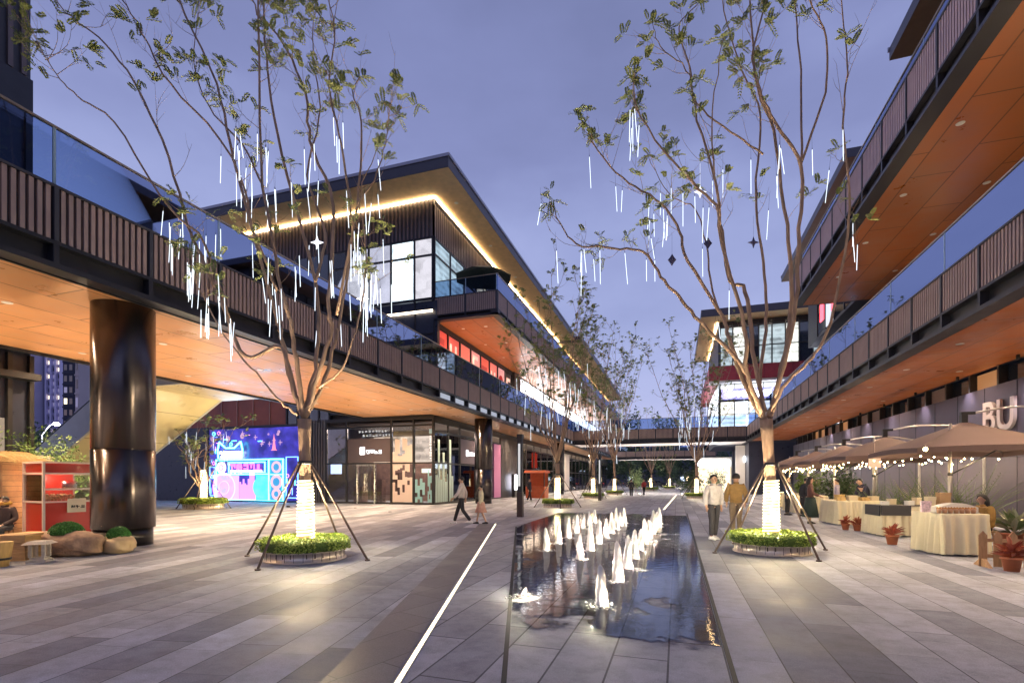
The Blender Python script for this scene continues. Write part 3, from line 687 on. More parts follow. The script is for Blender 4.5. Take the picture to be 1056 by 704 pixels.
m=MB(); ringp(m,fx(233),fz(503.5),.98,1.08,.081,.10); ringp(m,fx(233),fz(503.5),.45,.5,.081,.10); wpart(m,'speaker_ring',NP,mu)
m=MB(); m.box(fx(266),fx(278),.002,.05,fz(517),fz(490),T); wpart(m,'speaker_panel',NT,mu)
m=MB(); ringp(m,fx(272.5),fz(503),.001,.8,.051,.08); wpart(m,'speaker_cone',night('cone_cyan',(.05,.7,.9),(.1,.35,.8),1.4,1.6),mu)
m=MB(); rg=random.Random(4)
for i in range(10): m.box(fx(249)+i*.155,fx(249)+i*.155+.11,.002,.06,fz(517),fz(517)+rg.uniform(1.0,2.3),T)
wpart(m,'equaliser_bar',emat('eq_violet',(.65,.25,.75),1.2),mu)
m=MB(); fr(m,fx(224),fx(294),fz(518),fz(472),.07,.05,.11); m.box(fx(279),fx(280),.05,.105,fz(517),fz(472.6),T); m.box(fx(225),fx(279),.05,.104,fz(489),fz(488),T); m.box(fx(281),fx(293),.05,.104,fz(489.5),fz(488.5),T)
fr(m,fx(238),fx(276),fz(487),fz(475),.05,.06,.12); wpart(m,'neon_outline',NC,mu)
m=MB(); m.box(fx(280.5),fx(293),.002,.045,fz(517),fz(473),T); wpart(m,'side_panel',emat('panel_azure',(.04,.35,.7),.7),mu)
for cz_,ra_,rb_ in ((481,.25,.42),(497,.3,.5),(510,.2,.4)):
    m=MB(); ringp(m,fx(287),fz(cz_),ra_,rb_,.05,.09); wpart(m,'dial',emat('dial_rose',(.9,.5,.6),.8),mu)
m=MB(); ringp(m,fx(230),fz(481),.001,.42,.05,.08); wpart(m,'dial',emat('dial_white',(.9,.75,1),1.6),mu)
m=MB(); ringp(m,fx(230),fz(481),.12,.22,.085,.1); glyphs(m,frameT((xl+fx(239.5),28.33,fz(485)),(1,0,0),(0,-1,0)),5,.52,.07,21,.03,.17,(5,7)); wpart(m,'neon_lettering',emat('neon_rose',(1,.12,.4),2.0),mu)
m=MB(); m.box(fx(240),fx(272),.05,.08,fz(486.6),fz(484.3),T); wpart(m,'neon_bar',NW,mu)
# blue framed head sign with two pointed ears
m=MB()
hx0,hx1,hz0,hz1=fx(229),fx(254),fz(471),fz(461)
m.box(hx0+.1,hx1-.1,.20,.24,hz0+.35,hz1-.15,T); m.box(hx0+.25,hx1-.25,.20,.241,hz0,hz0+.30,T); wpart(m,'sign_tube_letters',NW,mu)
m=MB()
def seg(p,q,r_=.035): m.tube([T(p[0],.26,p[1]),T(q[0],.26,q[1])],r_,6)
for p,q in (((hx0,hz0),(hx0-.05,hz1)),((hx0-.05,hz1),(hx0+.1,hz1+.55)),((hx0+.1,hz1+.55),(hx0+.7,hz1+.1)),((hx0+.7,hz1+.1),(hx1-.7,hz1+.1)),((hx1-.7,hz1+.1),(hx1-.1,hz1+.55)),((hx1-.1,hz1+.55),(hx1+.05,hz1)),((hx1+.05,hz1),(hx1,hz0)),((hx1,hz0),(hx0,hz0))): seg(p,q,.05)
wpart(m,'sign_tube_outline',NC,mu)
m=MB(); rg=random.Random(6)
for i in range(16):
    cx,cz=rg.uniform(.3,W-.3),rg.uniform(3.9,5.0)
    if rg.random()<.5: ringp(m,cx,cz,.03,.16*rg.random()+.06,.01,.03,10)
    else: m.box(cx,cx+.3,.01,.03,cz,cz+.06,T); m.box(cx+.1,cx+.14,.011,.032,cz-.15,cz+.2,T)
wpart(m,'doodle',emat('doodle_rose',(.7,.4,.7),.6),mu)
rg=random.Random(17)
for mt_,sd_ in ((NC,0),(NP,1),(emat('neon_blue',(.1,.25,1),3.5),2)):
    m=MB()
    for i in range(9):
        cx=rg.choice([rg.uniform(.15,fx(223)),rg.uniform(fx(296),W-.2),rg.uniform(.3,W-.4)]); cz=rg.uniform(.4,5.0) if cx<fx(223) or cx>fx(295) else rg.uniform(3.95,5.05)
        k=rg.random()
        if k<.4: ringp(m,cx,cz,.10,.135,.012+.003*sd_,.035+.003*sd_,14)
        elif k<.75: m.box(cx,cx+.03,.01,.033+.002*sd_,cz,cz+rg.uniform(.2,.5),T)
        else: m.box(cx,cx+rg.uniform(.2,.5),.01,.034+.002*sd_,cz,cz+.03,T)
    wpart(m,'neon_doodle',mt_,mu)
m=MB(); 
for i in range(14):
    m.box(fx(225)+i*.19,fx(225)+i*.19+.05,.06,.09,fz(489.4)+.02,fz(489.4)+.02+.05+.10*((i*7)%5)/5,T)
wpart(m,'neon_ticks',NP,mu)
m=MB(); fr(m,.05,fx(222),.4,fz(480),.05,.01,.05); fr(m,fx(296),W-.1,.3,fz(470),.05,.01,.05); wpart(m,'neon_panel_outline',emat('neon_blue',(.1,.25,1),3.5),mu)
m=MB(); m.box(fx(284),fx(285),.01,.04,fz(463),fz(450),T); m.lathe([(.001,1.2),(.16,.1),(.28,0)],(0,0,0),8); m.v=m.v[:8]+[tuple(T(fx(284.5)+x,.06+y_*.1,fz(463)+z_)) for x,y_,z_ in m.v[8:]]; wpart(m,'tower_doodle',emat('doodle_red',(.9,.25,.4),.9),mu)
wpart(MB().box(-.1,W+.1,-.1,.12,0,.11,T).box(-.1,-.001,-.1,.1,.11,H,T).box(W+.001,W+.1,-.1,.1,.11,H,T).box(-.1,W+.1,-.1,.1,H+.001,H+.1,T),'mural_frame',M_dark,mu)
# ================================================================== dark tower behind the walkway
dt=root('slatted_building',(-26,2,0),'dark slatted building rising behind the left walkway at the picture edge','building',world=True)
wpart(MB().box(-34,-20.05,-12,10.6,0,27),'wall',M_navy,dt)
slatwall(dt,(-20.04,-12,0),(0,1,0),(1,0,0),22.55,14.6,26,.34,.13,.10,mat('umber_slat',(.13,.10,.10),.45,metal=.3,noise=.1))
wpart(MB().box(-20.04,-19.92,-12,10.6,13.2,14.55),'band',M_dark,dt)
wpart(MB().box(-20.04,-19.93,10.42,10.6,7.3,13.19),'corner_trim',M_dark,dt)
for i in range(6):
    y=-3+2.6*i
    if y+2.5>10.5: break
    o=wpart(MB().box(-20.04,-19.99,y,y+2.5,.15,3.5),'window',emat('beige_interior',(.85,.62,.42),.42),dt)
    sub(MB().box(-19.975,-19.965,y,y+2.5,.15,3.5),'pane',M_shopglass,o)
m=MB()
for i in range(7): y=-3.06+2.6*i; y=min(y,10.5); m.box(-20.04,-19.9,y,y+.12,0,5.58)
m.box(-20.04,-19.905,-3,10.5,1.9,2.0); m.box(-20.04,-19.5,-3,10.6,4.75,4.95); wpart(m,'window_frame',M_black,dt)
# ================================================================== escalator
es=root('escalator',(-24,18,0),'sloping escalator with pale metal sides and gold-lit underside behind the steel column','escalator',world=True)
def escal(Y0,Y1):
    tn=math.tan(R(29.5)); xe=-22.6; x0=xe-5.68/tn
    M_par=mat('escalator_side',(.46,.47,.50),.35,metal=.4,noise=.08)
    bot=lambda x: max(0.0,5.68-(xe-x)*tn)
    und=MB(); und.poly([(x0,Y0,.02),(xe,Y0,5.68),(xe,Y1,5.68),(x0,Y1,.02)])
    und.poly([(xe,Y0,5.68),(-19.76,Y0,5.68),(-19.76,Y1,5.68),(xe,Y1,5.68)])
    M_und=brickmat('escalator_underside',(.60,.50,.28),(.56,.47,.27),(.16,.12,.06),2.4,5,0,.35,.02,.03,.1,bumpd=.1)
    wpart(und,'underside',M_und,es)
    for y,s in ((Y0,-1),(Y1,1)):
        m=MB(); ya,yb=(y-.12,y) if s<0 else (y,y+.12)
        for (A,B) in (((x0-1.2,0),(x0,0)),((x0,0),(xe,5.68)),((xe,5.68),(-19.76,5.68))):
            m.hexa([(A[0],ya,A[1]),(B[0],ya,B[1]),(B[0],yb,B[1]),(A[0],yb,A[1])],[(A[0],ya,A[1]+1.35),(B[0],ya,B[1]+1.35),(B[0],yb,B[1]+1.35),(A[0],yb,A[1]+1.35)])
        wpart(m,'parapet',M_par,es)
        m=MB().tube([(x0-1.2,(ya+yb)/2,1.42),(x0,(ya+yb)/2,1.42),(xe,(ya+yb)/2,7.10),(-19.8,(ya+yb)/2,7.10)],.05,8); wpart(m,'handrail',M_black,es)
    m=MB(); nst=32
    for i in range(nst):
        x=x0+(xe-x0)*i/nst; m.box(x,x+(xe-x0)/nst+.02,Y0+.02,Y1-.02,5.68*i/nst+.30,5.68*(i+1)/nst+.32)
    wpart(m,'steps',M_steel,es)
escal(16.0,20.0)
lamp('SPOT',(-21.4,23.5,.14),300,(1,.76,.36),rot=(R(118),0,R(150)),spot_size=R(110),spot_blend=1,shadow_soft_size=.2)  # added spot that brightens the escalator underside
# added fixture for that glow, no uplight is seen there
u=root('added_uplight',(-21.4,23.5,0),'small round added uplight below the escalator','light')
MB().lathe([(.11,0),(.11,.07),(.09,.09),(.08,.09)],n=14).build('housing',M_black,u); MB().lathe([(.0001,.088),(.08,.0885)],n=14).build('lens',M_disc,u)
# ================================================================== bridges
def bridge(y,x0,x1,n,label,pale=False):
    b=root('footbridge',((x0+x1)/2,y+2,5.6),label,'bridge','footbridges across the mall street',world=True)
    balustrade(b,(x0,y,0),(1,0,0),(0,-1,0),n,(x1-x0)/n,ZB,ZS0,ZS1,ZR)
    wpart(MB().box(x0,x1,y+.455,y+4.6,5.73,7.2),'deck_slab',M_dark2,b)
    wpart(MB().box(x0,x1,y+.456,y+4.59,ZB,5.725),'soffit',mat('white_soffit',(.72,.68,.66),.4),b)
    for k in range(5): downlight(b,x0+(x1-x0)*(k+.5)/5,y+2.4,ZB,230,(1,.86,.72))
    for k in range(4): lamp('SPOT',(x0+(x1-x0)*(k+.6)/4,y+1.8,.15),150,(1,.88,.78),rot=(R(180),0,0),spot_size=R(150),spot_blend=1,shadow_soft_size=0)  # added upward spots, no such lamps seen, brighten the bridge soffit
    for k in range(4):
        fl=root('added_uplight',(x0+(x1-x0)*(k+.6)/4,y+1.8,0),['first','second','third','fourth'][k]+' small added floor uplight from the left under the '+('near' if y<80 else 'distant')+' footbridge','light','added floor uplights under the footbridges'); MB().lathe([(.08,0),(.08,.03),(.0001,.031)],n=12).build('housing',M_disc,fl)
    return b
b1=bridge(57.95,-11.49,6.99,10,'near slatted footbridge joining both walkways across the street')
b2=bridge(102,-11.49,6.99,10,'distant slatted footbridge seen beneath the nearer one')
# bright soffit pool at right of bridge
# ================================================================== right walkway + building
rb=root('mall_building',(16,24,0),'right mall building with two tiers of slatted balconies over orange timber soffits','building',world=True)
yr=15.2-13*SP
nR=int(round((57.9-yr)/SP))
balustrade(rb,(7.0,yr+nR*SP,0),(0,-1,0),(-1,0,0),nR,SP,ZB,ZS0,ZS1,ZR,inset=.10)
YR=yr+nR*SP
wpart(MB().box(7.455,11,yr,YR,5.725,7.2),'deck_slab',M_dark2,rb)
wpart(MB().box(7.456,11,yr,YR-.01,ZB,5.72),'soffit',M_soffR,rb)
for k in range(13):
    downlight(rb,8.15,11.2+3.72*k-3.7,ZB,115)
# seats on second level
yu0=15.8-13*SP; nU=int(round((32-yu0)/SP))
UB2=11.55
balustrade(rb,(6.4,yu0+nU*SP,0),(0,-1,0),(-1,0,0),nU,SP,UB2,12.14,13.42,14.5,inset=.45,Mpanel=mat('slat_plum',(.46,.35,.38),.5,metal=.2,noise=.1))
YU=yu0+nU*SP
wpart(MB().box(6.855,11.2,yu0,YU,UB2+.045,13.2),'balcony_slab',M_dark2,rb)
wpart(MB().box(6.856,11.2,yu0,YU-.01,UB2,UB2+.04),'balcony_soffit',M_soffup,rb)
wpart(MB().box(6.4,11.2,YU+.002,YU+.12,UB2,13.42),'end_fascia',M_dark,rb)
for k in range(7):
    downlight(rb,7.55,6.1+3.72*k,UB2,45)
    downlight(rb,9.9,6.1+3.72*k,UB2,28)
for k in range(6): downlight(rb,10.2,8.5+7.44*k,ZB,60)
# walls
M_wallr=mat('lavender_metal_wall',(.10,.092,.145),.40,metal=.55,noise=.12,nscale=1.2,stretch=(1,1,.4))
wpart(MB().box(11,24,yr,56,0,5.0),'wall',M_wallr,rb)
m=MB(); 
for y in [yr+1.9*i for i in range(35)]: m.box(10.988,10.9995,y,y+.012,0,4.99)
wpart(m,'wall_joint',M_dark,rb)
wpart(MB().box(11.25,24,yr,56,5.001,5.72),'clerestory_wall',M_darkglass,rb)
for i,y in enumerate([yr+1.85*i for i in range(35)]): wpart(MB().box(10.98,11.24,y-.06,y+.06,5.001,5.67),'clerestory_mullion',M_black,rb)
rg=random.Random(3)
for i in range(2,34):
    y=yr+1.85*i
    if rg.random()<.55: wpart(MB().box(11.18,11.245,y+.1,y+1.72,5.05,5.62),'clerestory_window',emat('clerestory_orange',(1,.42,.15),.22) if rg.random()<.6 else mat('clerestory_slat',(.3,.25,.24),.5),rb)
wpart(MB().box(11,24,yr,56,7.2,11.54),'upper_wall',M_dark2,rb)
m=MB()
for y in [yr+2.3*i for i in range(28)]: m.box(10.88,10.999,y-.05,y+.05,7.3,11.54)
m.box(10.885,10.998,yr,56,9.9,10.0); wpart(m,'mullion',M_black,rb)
for i in range(27):
    y=yr+2.3*i; r_=rg.random()
    o=wpart(MB().box(10.96,10.99,y+.07,y+2.23,7.35,9.88),'window',litmat('dim_amber',(1,.6,.35),.5,4,.1) if r_<.25 else (litmat('dim_blue',(.45,.6,1),.4,4,.1) if r_<.5 else M_darkglass),rb)
# upper storey with roofs
for (a,b_,rx,zt) in ((yr,25.3,8.6,19.9),(33.0,50.5,8.95,19.9)):
    wpart(MB().box(11,24,a,b_-.4,13.2,19.4),'top_floor_wall',M_dark2,rb)
    m=MB(); k=int((b_-a)/2.3)
    for i in range(k): y=a+2.3*i; m.box(10.9,10.999,y-.05,y+.05,13.3,19.3)
    wpart(m,'mullion',M_black,rb)
    for i in range(k-1):
        y=a+2.3*i
        wpart(MB().box(10.95,10.99,y+.08,y+2.2,13.4,17.2),'window',emat('dim_white',(.8,.85,1),.6) if i%3==1 else M_darkglass,rb)
    o=roof(rb,rx,24,a-.8,b_,19.95,19.42,11,a,-1,Msof=mat('eave_brown',(.12,.075,.05),.6,noise=.15))
    sub(MB().box(rx-.05,24,b_+.001,b_+.05,19.8,20.0),'roof_trim',MATS['roof_edge_metal'],o)
wpart(MB().box(11,24,24,31,13.2,13.9),'roof_terrace',M_dark2,rb)
for k in range(5): wpart(MB().box(10.90,10.95,33+3*k,33.9+3*k,14.2,15.6),'red_sign',emat('red_neon',(1,.08,.12),2.2),rb)
# letters on the wall
def text_mesh(s,size,ext,name,m,r,loc,rot,bold=0.0):
    c=bpy.data.curves.new('t','FONT'); c.body=s; c.size=size; c.extrude=ext; c.offset=bold
    o=bpy.data.objects.new('t',c); col.objects.link(o)
    dg=bpy.context.evaluated_depsgraph_get(); me=bpy.data.meshes.new_from_object(o.evaluated_get(dg)); bpy.data.objects.remove(o)
    me.name=name; me.transform(Matrix.Translation(Vector(loc)) @ rot.to_4x4()); me.materials.clear(); me.materials.append(m)
    q=bpy.data.objects.new(name,me); col.objects.link(q); q.parent=r; q.location=-Vector(r['_off']) if r.get('_w') else (0,0,0)
    return q
rotW=Matrix(((0,0,-1),(-1,0,0),(0,1,0)))     # text u -> -Y, up -> +Z, normal -> -X
yB=Yat(1012.5,10.9)
text_mesh('BU',1.55,.05,'wall_lettering',mat('letter_silver',(.62,.56,.60),.35,metal=.3),rb,(10.93,yB,3.35),rotW,.02)
# wall washers
for k in range(10):
    y=9.6+3.72*k
    o=wpart(MB().lathe([(.05,0),(.05,.16),(.001,.16)],(10.62,y,5.50),10),'wall_washer',M_black,rb)
    lamp('SPOT',(10.62,y,5.48),50,(1,.82,.76),rot=(0,R(-12),0),spot_size=R(75),spot_blend=.9,shadow_soft_size=.04)
# ================================================================== building beyond the bridge (right)
lamp('POINT',(9.2,61,2.8),90,(1,.9,.8),shadow_soft_size=0); lamp('POINT',(4.5,64.5,2.8),45,(.9,.93,1),shadow_soft_size=0)
bc=root('mall_building',(9,64,0),'far right corner building with red balcony band and bright white shop sign','building',world=True)
wpart(MB().box(4.4,22,60.4,78,5.7,19.2),'wall',M_dark2,bc)
wpart(MB().box(7.5,22,60.4,78,0,5.69),'ground_wall',M_navy,bc)
m=MB(); m.box(3.35,22,59.0,80,12.45,13.95); o=wpart(m,'red_band',mat('red_band_metal',(.42,.06,.075),.45,metal=.2,noise=.1),bc)
m=MB()
for i in range(12): m.box(3.4+1.35*i,3.46+1.35*i,58.955,58.999,12.45,13.95)
m.box(3.3,22,58.95,59.0,13.951,14.0); sub(m,'band_rib',mat('band_rib',(.3,.05,.07),.4,metal=.4),o)
wpart(MB().box(3.4,22,59.1,60.39,12.2,12.44),'balcony_soffit',M_white,bc)
def cwin(x0,x1,z0,z1,mt,nm='window'): return wpart(MB().box(x0,x1,60.3,60.38,z0,z1),nm,mt,bc)
cwin(4.5,13,14.0,18.6,M_darkglass,'window')
for i in range(8):
    cx=4.6+1.3*i; o=wpart(MB().box(cx+.06,cx+1.2,60.24,60.29,14.2,18.4),'window',[litmat('c_dim',(.45,.55,.6),.6,4,.2),litmat('c_pale',(.8,.82,.75),.9,4,.2),M_darkglass,litmat('c_dim',(.45,.55,.6),.6,4,.2)][i%4],bc)
m=MB()
for i in range(9): m.box(4.54+1.3*i,4.62+1.3*i,60.1,60.3,14,18.9)
for z in (14.0,16.2,18.4): m.box(4.54,15.1,60.12,60.3,z,z+.09)
wpart(m,'window_frame',M_black,bc)
for i in range(9):
    cx=4.6+1.45*i
    wpart(MB().box(cx+.05,cx+1.38,60.2,60.28,7.5,10.2),'window',[litmat('c_shop',(.95,.93,.82),1.4,4,.3),litmat('c_shop2',(.85,.92,1),1.8,4,.3),litmat('c_shop',(.95,.93,.82),1.4,4,.3)][i%3],bc)
m=MB()
for i in range(10): m.box(4.55+1.45*i,4.64+1.45*i,60.1,60.3,7.2,12.2)
for z in (7.2,8.8,10.25): m.box(4.55,18,60.11,60.3,z,z+.08)
wpart(m,'window_frame',M_black,bc)
o=wpart(MB().box(4.7,17,59.95,60.09,10.45,11.6),'sign_band',mat('sign_violet',(.30,.30,.62),.4,em=(.3,.3,.8),es=.6),bc)
m=MB(); glyphs(m,frameT((5.3,59.949,10.65),(1,0,0),(0,-1,0)),6,.62,.12,33,.04,.24,(6,8)); sub(m,'sign_letters',emat('sign_brilliant',(.92,.95,1),9),o); m=MB(); glyphs(m,frameT((11.6,59.949,10.7),(1,0,0),(0,-1,0)),4,.55,.12,35,.04,.24,(6,8)); sub(m,'sign_letters',emat('sign_brilliant',(.92,.95,1),9),o)
wpart(MB().box(4.6,18,60.2,60.29,11.7,12.1),'light_band',emat('c_band',(.9,.95,1),1.6),bc)
wpart(MB().box(4.3,4.38,60.4,77,7.2,12.1),'side_window',litmat('c_shop2',(.85,.92,1),1.8,4,.3),bc)
rc=roof(bc,2.5,22,58,80,20.0,19.2,4.4,60.4,-1)
sub(MB().box(4.3,4.38,60.4,79,19.08,19.16),'cove_light',M_gold,rc)
for k in range(4): downlight(bc,5.2+2.6*k,59.6,12.19,60,(1,.9,.8))
for k in range(4): downlight(bc,5.5+2.0*k,59.4,19.19,30,(1,.8,.6))
# ground-floor lit shops at right, under the walkway, beyond the wall
gs=root('shop_front',(9,60,0),'bright ground-floor shop front under the right end of the footbridge','shop',world=True)
wpart(MB().box(6.5,11,63.5,63.8,0,5.6),'wall',mat('white_lining',(.78,.72,.66),.5),gs)
wpart(MB().box(2.2,6.4,66.9,67.2,0,4.4),'wall',mat('white_lining',(.78,.72,.66),.5),gs)
wpart(MB().box(2.4,6.2,66.7,66.88,3.3,4.0),'lit_sign',emat('sign_cool',(.8,.9,1),4),gs)
for i in range(3): wpart(MB().box(2.4+1.3*i,3.6+1.3*i,66.8,66.89,.3,3.1),'window',litmat('c_warmshop',(1,.8,.5),1.3,4,.3),gs)
wpart(MB().box(7.4,8.6,63.3,63.49,3.7,4.3),'lit_sign',emat('sign_cool',(.8,.9,1),4),gs)
# ================================================================== far end of the street
fe=root('far_building',(-4,150,0),'low dark building with small lit windows closing the far end','building',world=True)
wpart(MB().box(-40,40,150,165,0,11),'wall',mat('far_wall',(.09,.10,.15),.7,noise=.3),fe)
rg=random.Random(12)
for i in range(26):
    x=-22+1.75*i+rg.uniform(-.3,.3); z=rg.choice([1.2,4.2,7.2])
    wpart(MB().box(x,x+rg.uniform(.8,1.5),149.8,149.99,z,z+1.4),'window',[litmat('far_warm',(1,.75,.45),2.2,4,.3),litmat('far_cool',(.6,.75,1),2.2,4,.3)][i%2],fe)
wpart(MB().box(-40,40,149.6,149.7,3.3,3.7),'canopy',M_dark,fe)
# parked cars
def car(x,y,rz,paint,label):
    r=root('parked_car',(x,y,0),label,'car','cars parked at the far end',rz)
    m=MB(); pr=[(-2.2,.35),(-2.25,.75),(-2.1,.95),(-1.3,1.02),(-.7,1.42),(.75,1.45),(1.45,1.02),(2.1,.92),(2.2,.6),(2.2,.35)]
    n=len(pr)
    for s in (-.86,.86):
        for (px_,pz) in pr: m.v.append((px_,s*(.86 if pz>1.2 else 1),pz))
    for i in range(n): j=(i+1)%n; m.face((i,j,n+j,n+i),False)
    m.face(tuple(range(n))); m.face(tuple(reversed(range(n,2*n)))); m.build('body',paint,r)
    m=MB(); 
    for s in (-1,1): m.poly([(-1.15,s*.865,1.03),(1.25,s*.865,1.03),(.7,s*.775,1.38),(-.68,s*.775,1.38)][::s])
    m.build('side_window',M_darkglass,r)
    for sx_ in (-1.35,1.35):
        for s in (-1,1):
            wh=MB(); wh.tube([(sx_,s*.70,.33),(sx_,s*.90,.33)],.33,16); o=wh.build('wheel',M_black,r); MB().tube([(sx_,s*.90,.33),(sx_,s*.915,.33)],.19,12).build('rim',M_steel,o)
    for s in (-.6,.6):
        MB().box(2.17,2.22,s-.15,s+.15,.66,.80).build('headlight',emat('car_head',(1,.95,.85),2.5),r)
        MB().box(-2.27,-2.2,s-.15,s+.15,.72,.84).build('tail_light',emat('car_tail',(1,.05,.03),1.5),r)
car(-4.5,118,R(8),mat('car_dark',(.04,.045,.06),.3,coat=1),'dark parked car beneath the far footbridge')
car(1.5,121,R(-5),mat('car_silver',(.5,.5,.53),.3,metal=.6,coat=1),'silver parked car at the far end of the street')
car(-10,123,R(4),mat('car_dark2',(.06,.06,.10),.3,coat=1),'dark blue parked car at far left of the street end')
# ================================================================== high-rise towers at far left
def highrise(px0,px1,pytop,d,label,wallc,seed,nx,nf,depthm=14,lit=.12,bay=True):
    a=at(px0,495,d); b_=at(px1,495,d); W=(b_-a).length; U=(b_-a).normalized(); U.z=0; V=Vector((U.y,-U.x,0))
    O=Vector((a.x,a.y,0)); H=EYE+(495-pytop)*d/FPX
    c=O+U*W/2; r=root('apartment_tower',(c.x,c.y,0),label,'building','apartment towers beyond the left walkway',world=True)
    T=frameT(O,U,V); wm=mat('tower_'+str(seed),wallc,.8,noise=.15,nscale=.1)
    wpart(MB().box(0,W,-depthm,0,0,H,T),'wall',wm,r); fh=H/nf; rg=random.Random(seed)
    m=MB()
    for f in range(nf): m.box(-.1,W+.1,.001,.5 if bay else .12,f*fh,f*fh+.35,T)
    wpart(m,'floor_slab',wm,r)
    if bay:
        m=MB()
        for i in range(nx+1): m.box(i*W/nx-.25,i*W/nx+.25,.002,.85,0,H,T)
        wpart(m,'pier',mat('tower_pier_'+str(seed),tuple(min(1,x*1.5) for x in wallc),.8),r)
    cnt=0
    for f in range(nf-1,-1,-1):
        for i in range(nx):
            if cnt>=98: break
            if (f+.5)*fh<14: continue
            cnt+=1; l=rg.random()<lit
            wpart(MB().box((i+.22)*W/nx,(i+.78)*W/nx,.003,.06,f*fh+fh*.32,f*fh+fh*.82,T),'window',emat('tower_lit',(1,.85,.6),1.3) if l else (M_darkglass if rg.random()<.6 else emat('tower_dim',(.45,.42,.75),.28)),r)
highrise(17,32,330,170,'tall pale apartment tower with balconies, leftmost beyond the walkway',(.42,.39,.55),5,3,24)
highrise(33,48,328,185,'tall pale apartment tower with window columns, middle beyond the walkway',(.50,.47,.62),6,3,25)
highrise(49,64,335,175,'tall apartment tower with balconies, rightmost of the pale ones',(.42,.39,.56),7,3,23,lit=.2)
highrise(65,76,362,120,'dark glazed office tower just left of the steel column',(.03,.035,.07),8,2,12,bay=False,lit=.02)
highrise(77.5,81,330,110,'slim pale concrete tower beside the dark one',(.42,.36,.38),9,1,9,bay=False,lit=0)
highrise(82,92,370,125,'dark blue tower half hidden behind the steel column',(.04,.045,.10),10,2,11,bay=False,lit=.02)

# ------------------------------------------------------------------ small added uplights, none seen on site, brightening the timber soffits
up0=None
def added_uplight(x,y,z,pw,label,col_=(1,.72,.45)):
    global up0
    if up0 is None:
        up0=u; 
    q=copy_tree(u); q.location=(x,y,z); q['label']=label; q['group']='added floor uplights washing the soffits'; q.scale=(.8,.8,.25)
    lamp('SPOT',(x,y,z+.06),pw,col_,rot=(R(180),0,0),spot_size=R(160),spot_blend=1,shadow_soft_size=.06)
nm_=['nearest','second','third','fourth','fifth','sixth','seventh']
for i,(x,y,p_) in enumerate([(-16.6,3.5,150),(-16.8,10.5,170),(-16.8,17,150),(-17.2,24,150),(-13.4,21.5,80)]):
    added_uplight(x,y,0,p_,nm_[i]+' small added floor uplight beneath the left walkway')
for i,y in enumerate([6,12,18.5,25,32,40,49]):
    added_uplight(9.9,y,0,42,nm_[i]+' small added floor uplight at the foot of the right wall')
for i,y in enumerate([31.5,37.5,44]):
    added_uplight(-12.9,y,7.2,70,nm_[i]+' small added uplight on the left walkway deck')
for i,y in enumerate([4,11,18,25]):
    added_uplight(9.4,y,7.2,16,nm_[i]+' small added uplight on the right walkway deck')
# ================================================================== trees
M_bark=mat('bark',(.38,.26,.18),.85,noise=.35,nscale=9,bump=.8,bscale=45,stretch=(1,1,.35))
def leafmat(name,c,c2):
    m=bpy.data.materials.new(name); m.use_nodes=True; nt=m.node_tree; b=nt.nodes['Principled BSDF']
    g=nt.nodes.new('ShaderNodeNewGeometry'); r_=nt.nodes.new('ShaderNodeValToRGB'); nt.links.new(g.outputs['Random Per Island'],r_.inputs[0])
    r_.color_ramp.elements[0].color=(*c,1); r_.color_ramp.elements[1].color=(*c2,1); nt.links.new(r_.outputs[0],b.inputs['Base Color'])
    b.inputs['Roughness'].default_value=.55; b.inputs['Subsurface Weight'].default_value=.0
    b.inputs['Transmission Weight'].default_value=.12
    MATS[name]=m; return m
M_leaf=leafmat('leaf_olive',(.10,.16,.035),(.30,.33,.09)); M_leaf2=leafmat('leaf_dark',(.02,.05,.02),(.06,.11,.04)); M_hedge=leafmat('leaf_hedge',(.14,.26,.02),(.38,.46,.06)); M_moss=leafmat('moss',(.03,.15,.02),(.08,.28,.04)); M_red=leafmat('leaf_red',(.30,.05,.03),(.50,.14,.06))
M_straw=leafmat('leaf_straw',(.30,.26,.08),(.55,.45,.18))
def compound_leaf(m,p,d,L,rg,lets=8,lw=.020,ll=.055):
    """feathery leaf: rachis with paired leaflets that droops"""
    d=d.normalized(); side=d.cross(Vector((0,0,1))); side=side.normalized() if side.length>.1 else Vector((1,0,0)); up=side.cross(d)
    for i in range(lets):
        t=(i+.6)/lets; q=p+d*L*t+Vector((0,0,-.35*L*t*t)); s=math.sin(math.pi*min(1,t*.85+.12))
        for sg in (-1,1):
            a=side*sg*.86+d*.45+up*rg.uniform(-.35,.2); a=a*ll*(.5+.8*s); b_=d*lw
            m.poly([q,q+a*.5+b_,q+a,q+a*.5-b_])
def cluster(m,p,rg,d=None,n=6,L=.26,lets=7,ll=.055):
    for i in range(n):
        v=Vector((rg.gauss(0,1),rg.gauss(0,1),rg.gauss(.15,.7)))
        if d: v=v+d*1.0
        compound_leaf(m,p+Vector((rg.uniform(-.05,.05),)*3),v,L*rg.uniform(.6,1.25),rg,lets,.4*ll,ll)
